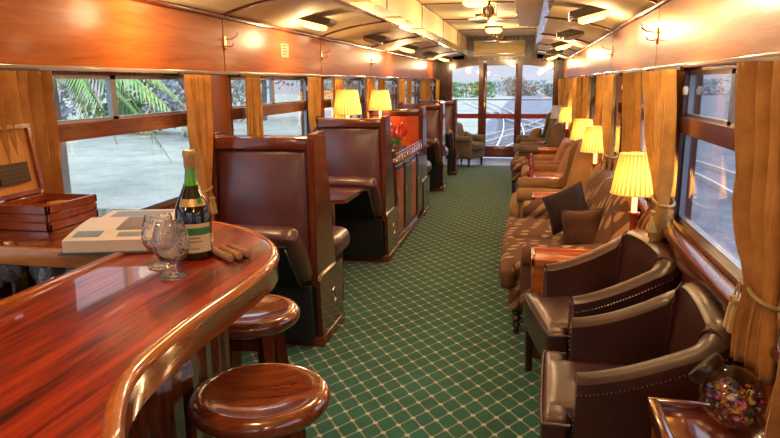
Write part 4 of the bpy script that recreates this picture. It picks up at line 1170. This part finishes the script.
def wing_chair(loc, rz, fab, label, W=.74, D=.78, H=1.08, wood=None):
    t = thing('wing_armchair', label, 'armchair', loc, rz)
    b = MB(); b.puff(-D/2+.04, D/2-.05, -W/2+.03, W/2-.03, .16, .34, .02, .004, 6); b.build('base', fab, t)
    b = MB(); b.puff(-D/2-.02, D/2-.18, -W/2+.14, W/2-.14, .32, .47, .055, .02, 10, axis=(2,)); b.puff(-D/2-.04, -D/2+.08, -W/2+.02, W/2-.02, .30, .465, .055, .01, 10); b.build('seat_cushion', fab, t)
    lean = R(12)
    mt = Matrix.Translation((D/2-.24, 0, .36)) @ Matrix.Rotation(lean, 4, 'Y')
    b = MB(); b.puff(0, .14, -W/2+.08, W/2-.08, 0, H-.36, .06, .02, 12, mtx=mt, axis=(0,)); b.build('back', fab, t)
    for sg in (-1, 1):
        b = MB(); rows = []
        y = sg*(W/2-.045)
        # side panel: arm sweeping up into wing
        prof = [(-.30, .16), (-.30, .58), (-.24, .60), (.04, .58), (.12, .64), (.16, .76), (.18, .92), (.23, H-.04), (.29, H-.01), (.36, H-.05), (.36, .6), (.30, .16)]
        P = [(x+D/2-.36+.0, z) for x, z in prof]
        xs = []
        for k, off_, sh in ((0, -.035, .0), (1, -.042, .018), (2, .042, .018), (3, .035, 0)):
            pass
        lay = []
        for off_, sh in ((-.05, .025), (-.035, 0), (.035, 0), (.05, .025)):
            cx = sum(p[0] for p in P)/len(P); cz = sum(p[1] for p in P)/len(P)
            lay.append([(p[0]+(cx-p[0])*sh*1.6, y+off_, p[1]+(cz-p[1])*sh*1.6) for p in P])
        V = b.grid(lay, closed_v=True); b.face(V[0]); b.face(V[-1])
        o = b.build('wing_side', fab, t)
        b = MB(); rows = []
        for i, x in enumerate((-D/2+.02, -D/2+.03, -D/2+.06, -.1, .05, .12)):
            f = (.75, .92, 1, 1, .9, .6)[i]
            rows.append([(x, sg*(W/2-.055)+.085*f*math.cos(2*PI*k/18), .55+.075*f*math.sin(2*PI*k/18)) for k in range(18)])
        V = b.grid(rows, closed_v=True); b.face(V[0]); b.face(V[-1]); ar = b.build('arm', fab, t)
        if wood:
            b = MB(); b.lathe([(0, 0), (.09, 0), (.09, .03), (.06, .04), (0, .035)], n=22, mtx=Matrix.Translation((-D/2+.02, sg*(W/2-.055), .55)) @ Matrix.Rotation(R(-90), 4, 'Y')); b.build('scroll_front', wood, ar)
    for sx in (-1, 1):
        for sy in (-1, 1):
            b = MB(); turned_leg(b, sx*(D/2-.07), sy*(W/2-.07), .17); b.build('leg', M_dark, t)
    return t
wing_chair((.27, 6.70, 0), 0, M_beige, 'plain beige wing armchair beside the second table lamp on the right', D=.72, W=.84, H=1.05)
M_salmon = fabric('salmon_upholstery', (.24, .10, .045), (.34, .15, .07))
sofa((.08, 7.62, 0), .86, .58, M_salmon, 'scroll-arm chair with red wooden arm fronts beyond the glowing side table', 'scroll_armchair', 'armchair', ztop=.88, scroll=M_burg)
sofa((.08, 8.75, 0), .86, .58, M_salmon, 'scroll-arm chair with red wooden arm fronts, farther of the pair', 'scroll_armchair', 'armchair', ztop=.88, scroll=M_burg)
# patterned footstool out in the aisle
fs = thing('footstool', 'patterned rectangular footstool on turned legs at the aisle edge', 'footstool', (-.08, 10.15, 0))
b = MB(); b.puff(-.12, .12, -.40, .40, .30, .47, .06, .02, 10); b.build('stool_cushion', M_sofa, fs)
b = MB(); b.puff(-.11, .11, -.38, .38, .18, .32, .02, .002, 6); b.build('base', M_sofa, fs)
for sx in (-1, 1):
    for sy in (-1, 1):
        b = MB(); turned_leg(b, sx*.08, sy*.34, .19); b.build('leg', M_dark, fs)
wing_chair((.22, 11.05, 0), 0, M_taupe, 'brown wing armchair by the right wall in front of the unlit lamp', D=.70, W=.70, H=1.0)
wing_chair((.22, 12.55, 0), R(8), M_taupe, 'brown wing armchair at the right, nearest the glazed end wall, with pale cushion', D=.74, W=.76, H=1.08)
throw((.16, 12.50, .63), (-.9, -.2, .4), 5, .32, M_beige, 'pale cushion on the end wing armchair at the right')
# left end armchair
def club_chair(loc, rz, fab, label):
    t = thing('club_armchair', label, 'armchair', loc, rz)
    b = MB(); b.puff(-.28, .28, -.30, .30, .16, .32, .02, .003, 6); b.build('base', fab, t)
    b = MB(); b.puff(-.33, .14, -.20, .20, .31, .46, .05, .02, 10); b.build('seat_cushion', fab, t)
    mt = Matrix.Translation((.10, 0, .35)) @ Matrix.Rotation(R(14), 4, 'Y')
    b = MB(); b.puff(0, .15, -.28, .28, 0, .50, .07, .02, 10, mtx=mt); b.build('back', fab, t)
    for sg in (-1, 1):
        b = MB(); rows = []
        for i, x in enumerate((-.28, -.27, -.24, 0, .15, .22)):
            f = (.7, .9, 1, 1, .95, .6)[i]; rows.append([(x, sg*.26+.075*f*math.cos(2*PI*k/18), .53+.07*f*math.sin(2*PI*k/18)+(.06 if i > 3 else 0)) for k in range(18)])
        V = b.grid(rows, closed_v=True); b.face(V[0]); b.face(V[-1]); b.puff(-.275, .2, sg*.26-.06, sg*.26+.06, .17, .52, .03, .004, 6); b.build('arm', fab, t)
    for sx in (-1, 1):
        for sy in (-1, 1):
            b = MB(); turned_leg(b, sx*.23, sy*.25, .17); b.build('leg', M_dark, t)
    return t
club_chair((-1.17, 13.0, 0), R(155), M_greyf, 'grey-brown club armchair at the left beside the end doors')

# ------------------------------------------------------------------ outside
M_grass = None
def ground_mat(name, c1, c2, c3, sc_=.5):
    m, nt, b = mat(name); tc = N(nt, 'ShaderNodeTexCoord')
    n = N(nt, 'ShaderNodeTexNoise', i_Scale=sc_, i_Detail=8, i_Roughness=.7); nt.links.new(tc.outputs['Object'], n.inputs['Vector'])
    r = ramp(nt, [(.35, c1), (.5, c2), (.65, c3)]); nt.links.new(n.outputs[0], r.inputs[0]); 
    n2 = N(nt, 'ShaderNodeTexNoise', i_Scale=30, i_Detail=4); nt.links.new(tc.outputs['Object'], n2.inputs['Vector'])
    mx = N(nt, 'ShaderNodeMix', data_type='RGBA', blend_type='MULTIPLY'); mx.inputs[0].default_value = .5
    r2 = ramp(nt, [(.35, (.5, .5, .5)), (.65, (1.2, 1.2, 1.2))]); nt.links.new(n2.outputs[0], r2.inputs[0])
    nt.links.new(r.outputs[0], mx.inputs[6]); nt.links.new(r2.outputs[0], mx.inputs[7]); nt.links.new(mx.outputs[2], b.inputs['Base Color'])
    setp(b, None, .95); return m
ZG = -1.05
b = MB(); b.box(-90, -2.6, -60, 160, ZG-.1, ZG); o = b.build('ground_grass', ground_mat('pale_grass', (.17, .205, .18), (.25, .275, .24), (.33, .335, .29)), smooth=False); struct(o)
b = MB(); b.box(-2.6, 90, -60, 160, ZG-.1, ZG-.001); o = b.build('ground_gravel', ground_mat('blue_gravel', (.075, .082, .115), (.115, .125, .165), (.16, .17, .21), 1.5), smooth=False); struct(o)
b = MB(); b.box(XL-.05, XR+.05, YB, YE+.9, -.35, -.06); struct(b.build('floor_underframe', M_dark, smooth=False))
M_steel = flat('rail_steel', (.55, .52, .52), .35, .6); M_sleep = flat('sleeper', (.17, .17, .20), .9)
def track(pts, label):
    t = thing('railway_track', label, 'railway track', (0, 0, ZG))
    P = smoothpath(pts, 10)
    for d_ in (-.53, .53):
        Q = offset(P, d_); b = MB()
        rows = []
        A = offset(P, d_-.035); B_ = offset(P, d_+.035)
        rows = [[(A[i][0], A[i][1], 0), (A[i][0], A[i][1], .14), (B_[i][0], B_[i][1], .14), (B_[i][0], B_[i][1], 0)] for i in range(len(P))]
        b.grid(rows, closed_v=True); b.build('rail', M_steel, t, smooth=False)
    b = MB(); acc = 0
    for i in range(len(P)-1):
        dx, dy = P[i+1][0]-P[i][0], P[i+1][1]-P[i][1]; l = math.hypot(dx, dy); k = 0
        while acc < l:
            px, py = P[i][0]+dx*acc/l, P[i][1]+dy*acc/l; a = math.atan2(dy, dx)
            if py > 27 and py < 60: b.box(-.1, .1, -.9, .9, 0, .04, mtx=Matrix.Translation((px, py, 0)) @ Matrix.Rotation(a, 4, 'Z'))
            acc += .75
        acc -= l
    sl = b.build('sleepers', M_sleep, t, smooth=False); sl['kind'] = 'stuff'
track([(-.6, -20), (-.6, 15), (-.6, 24), (-.8, 40), (-2, 60), (-6, 90)], 'railway track the car stands on, running away beyond the end doors')
track([(5.2, -20), (5.2, 10), (5.0, 22), (2.2, 34), (-.6, 46), (-3, 60), (-8, 90)], 'railway track beside the car at the right, curving across beyond the end')
track([(-.8, 22), (-.2, 27), (1.0, 33), (3.5, 44), (8, 60), (16, 90)], 'railway track branching right beyond the end doors')
track([(-6.0, 17), (-4.0, 23), (-1.8, 31), (.8, 42), (3, 60), (6, 90)], 'railway track crossing from the left beyond the end doors')
# rear platform and railing
rl = thing('platform_railing', 'white steel railing on the end platform outside the glazed wall', 'railing', (0, YE+.85, 0))
b = MB(); b.tube([(-1.9, 0, 1.23), (.68, 0, 1.23)], .018, 8); b.build('top_rail', M_grey, rl)
for i, x in enumerate((-1.85, -1.0, -.16, .65)): b = MB(); b.tube([(x, 0, 0), (x, 0, 1.23)], .012, 6); b.build('post', M_grey, rl)

def leafmat(name, c1, c2): return fabric(name, c1, c2, 8, .8, .1, .5)
ML = [leafmat('foliage_grey_green', (.12, .17, .14), (.26, .31, .25)), leafmat('foliage_blue_grey', (.20, .24, .29), (.34, .37, .40)), leafmat('foliage_green', (.07, .16, .06), (.16, .28, .10)), leafmat('foliage_russet', (.22, .17, .12), (.38, .30, .20))]
M_bark = flat('bark', (.16, .13, .11), .9)
def tree(loc, h, r, m, label, name='tree', cat='tree', dens=260, base=.25, leaf=.16):
    t = thing(name, label, cat, loc)
    b = MB(); b.tube([(0, 0, 0), (.05*h*.3, 0, h*.3), (0, .02*h, h*.6)], lambda u: h*.028*(1-.6*u), 7)
    for k in range(5):
        a = k*1.3; b.tube([(0, 0, h*.3), (r*.35*math.cos(a), r*.35*math.sin(a), h*.55), (r*.6*math.cos(a), r*.6*math.sin(a), h*.75)], lambda u: h*.012*(1-.7*u), 5)
    b.build('trunk', M_bark, t)
    b = MB()
    cl = [(Vector((random.uniform(-.6, .6)*r, random.uniform(-.6, .6)*r, h*random.uniform(base+.15, .85))), r*random.uniform(.3, .5)) for _ in range(9)]
    for k in range(dens):
        c, rr = random.choice(cl); d_ = Vector((random.gauss(0, 1), random.gauss(0, 1), random.gauss(0, .8))).normalized()*rr*random.uniform(.5, 1.05)
        p = c+d_; p.z = min(p.z, h*random.uniform(.8, 1)); n_ = Vector((random.gauss(0, 1), random.gauss(0, 1), random.gauss(0, 1))).normalized(); a_ = n_.orthogonal().normalized(); c_ = n_.cross(a_); s_ = leaf*random.uniform(.5, 1.2)
        b.face([b.v(tuple(p+a_*s_)), b.v(tuple(p+c_*s_*.6)), b.v(tuple(p-a_*s_)), b.v(tuple(p-c_*s_*.6+n_*s_*.3))])
    b.build('crown', m, t, smooth=False); return t
# palm outside the first left window
def palm(loc, h, label):
    t = thing('palm_tree', label, 'palm tree', loc)
    b = MB(); b.tube([(0, 0, 0), (0.05, 0, h*.5), (0, 0, h)], lambda u: .30-.08*u, 12); b.build('trunk', M_bark, t)
    for k in range(22):
        a = 2*PI*k/22+random.uniform(-.1, .1); el = random.uniform(-.1, .8); L = random.uniform(2.3, 3.0)
        b = MB(); prev = []
        for j in range(15):
            u = j/14; rr = L*u*math.cos(el)*(.95); z = h+L*(u*math.sin(el)-.75*u*u)
            prev.append(Vector((rr*math.cos(a), rr*math.sin(a), z)))
        b.tube(prev, lambda u: .03*(1-.8*u), 5)
        sd = Vector((-math.sin(a), math.cos(a), 0))
        for j in range(1, 15):
            for q in range(3):
                p = prev[j-1].lerp(prev[j], q/3); l = .55*math.sin(PI*min(.98, .1+.88*(j/14)))
                for sg in (-1, 1):
                    e = p+sd*sg*l*.6+Vector((0, 0, -l*.65))+(prev[j]-prev[j-1])*.6
                    w_ = (prev[j]-prev[j-1]).normalized()*.035
                    b.face([b.v(tuple(p-w_)), b.v(tuple(p+w_)), b.v(tuple(e))])
        b.build('frond', [M_frond, M_frond2][k % 2], t, smooth=False)
M_frond = flat('palm_green', (.16, .34, .08), .5); M_frond2 = flat('palm_yellow_green', (.34, .46, .14), .5)
palm((-8.4, 10.3, ZG), 3.3, 'green palm tree outside the first left window')
k = 0
for (x, y, h, r, mi, lab) in ((-13, 12.5, 6.5, 3.0, 1, 'bare grey tree behind the palm, seen through the first left window'), (-24, 24, 9, 4.5, 0, 'grey-green tree on the grass beyond the first left window'),
    (-22, 33, 8.5, 4, 2, 'green tree on the grass beyond the second left window'), (-17, 31, 8, 3.4, 1, 'blue-grey tree beyond the right half of the second left window'), (-19, 46, 9, 4.5, 0, 'grey-green tree beyond the third left window'),
    (-13, 48, 8, 3.6, 3, 'russet tree beyond the fourth left window'), (-40, 22, 9, 5, 3, 'far russet tree beyond the first left window'), (-34, 34, 10, 5.5, 1, 'far blue-grey tree on the left horizon'), (-20, 14, 7.5, 3.6, 0, 'grey-green tree left of the palm')):
    tree((x, y, ZG), h, r, ML[mi], lab, dens=2600, base=-.08, leaf=.17)
for i, (x, y, h, r, mi) in enumerate(((14, 26, 4.6, 2.8, 0), (16, 34, 5.4, 3.4, 1), (19, 48, 6.4, 4.4, 1), (12.5, 19.5, 3.6, 2.2, 3), (13.5, 30, 4.4, 2.6, 3), (22, 62, 7, 5, 0), (20, 28, 5, 3.4, 1), (23, 40, 6, 4.0, 1), (14, 40, 5.4, 3.2, 0))):
    tree((x, y, ZG), h, r, ML[mi], 'low %s tree beyond the gravel at the right, %s from the car' % (['grey-green', 'blue-grey', 'green', 'russet'][mi], ['third nearest', 'fifth nearest', 'second farthest', 'nearest', 'fourth nearest', 'farthest', 'sixth nearest', 'third farthest', 'seventh nearest'][i]), dens=2000, base=.05, leaf=.16)
for i, (x, y, h, r, mi, lab) in enumerate(((-19, 128, 2.3, 7, 3, 'russet bush'), (-11.5, 122, 2.6, 6.0, 2, 'rounded green bush'), (-1.5, 134, 3.6, 4.2, 3, 'tall russet bush'), (7, 128, 2.2, 6.5, 0, 'grey-green bush'), (18, 134, 2.6, 7, 0, 'broad grey-green bush'), (-29, 134, 2.4, 7, 0, 'dull green bush'), (-6, 150, 2.9, 10, 1, 'blue-grey bush'), (-39, 128, 2.6, 7, 3, 'brown bush'), (30, 136, 3, 8, 1, 'pale blue bush'), (14, 155, 3.3, 11, 1, 'far blue-grey bush'))):
    tree((x, y, ZG), h, r, ML[mi], lab + ' beyond the tracks, %s through the end windows' % ['left of centre', 'at centre left', 'at centre', 'right of centre', 'toward the right', 'toward the left', 'behind the centre', 'at far left', 'at far right', 'behind at right'][i], 'bush', 'bush', 1300, -.1, .32)
sg = thing('track_sign', 'yellow round track sign on a post beyond the left end window', 'sign', (-5.3, 44, ZG))
b = MB(); b.tube([(0, 0, 0), (0, 0, 2.3)], .04, 8); b.build('post', M_grey, sg)
b = MB(); b.lathe([(0, -.02), (.42, -.02), (.42, .02), (0, .02)], n=20, mtx=Matrix.Translation((0, -.06, 1.5)) @ Matrix.Rotation(R(90), 4, 'X')); b.build('sign_disc', flat('yellow_sign', (.85, .62, .02), .5), sg)
b = MB(); b.box(-.35, .35, -.03, .03, 2.2, 3.2, .02); b.build('sign_board', M_white, sg)

# ------------------------------------------------------------------ world, sun, camera
w = bpy.data.worlds.new('sky'); sc.world = w; w.use_nodes = True; nt = w.node_tree
bg = nt.nodes['Background']; tc = N(nt, 'ShaderNodeTexCoord'); sp = N(nt, 'ShaderNodeSeparateXYZ'); nt.links.new(tc.outputs['Generated'], sp.inputs[0])
r = ramp(nt, [(0, (.36, .38, .44)), (.02, (.38, .39, .45)), (.12, (.33, .37, .48)), (.35, (1.1, 1.22, 1.45)), (1, (2.0, 2.2, 2.5))]); nt.links.new(sp.outputs[2], r.inputs[0])
nt.links.new(r.outputs[0], bg.inputs[0]); bg.inputs[1].default_value = 1.0

cam = bpy.data.cameras.new('camera'); co = bpy.data.objects.new('camera', cam); COL.objects.link(co); sc.camera = co
cam.sensor_fit = 'HORIZONTAL'; cam.sensor_width = 36; cam.lens = 655/780*36; cam.clip_start = .02; cam.clip_end = 400
PIT, YAW, ROL = R(11.76), R(11.73), R(-.38)
r_ = Vector((math.cos(YAW), math.sin(YAW), 0)); f_ = Vector((-math.sin(YAW), math.cos(YAW), 0)); z_ = Vector((0, 0, 1))
d_ = f_*math.cos(PIT)-z_*math.sin(PIT); u_ = z_*math.cos(PIT)+f_*math.sin(PIT)
r2 = r_*math.cos(ROL)+u_*math.sin(ROL); u2 = u_*math.cos(ROL)-r_*math.sin(ROL)
co.matrix_world = Matrix(((r2.x, u2.x, -d_.x, 0), (r2.y, u2.y, -d_.y, 0), (r2.z, u2.z, -d_.z, 1.62), (0, 0, 0, 1)))

sc.view_settings.view_transform = 'Standard'; sc.view_settings.look = 'None'; sc.view_settings.exposure = 1.12; sc.view_settings.gamma = 1
sc.view_settings.use_curve_mapping = False
sc.cycles.use_denoising = True; sc.cycles.max_bounces = 10; sc.cycles.transmission_bounces = 10; sc.cycles.transparent_max_bounces = 16
sc.cycles.caustics_reflective = False; sc.cycles.caustics_refractive = False; sc.cycles.sample_clamp_indirect = 4
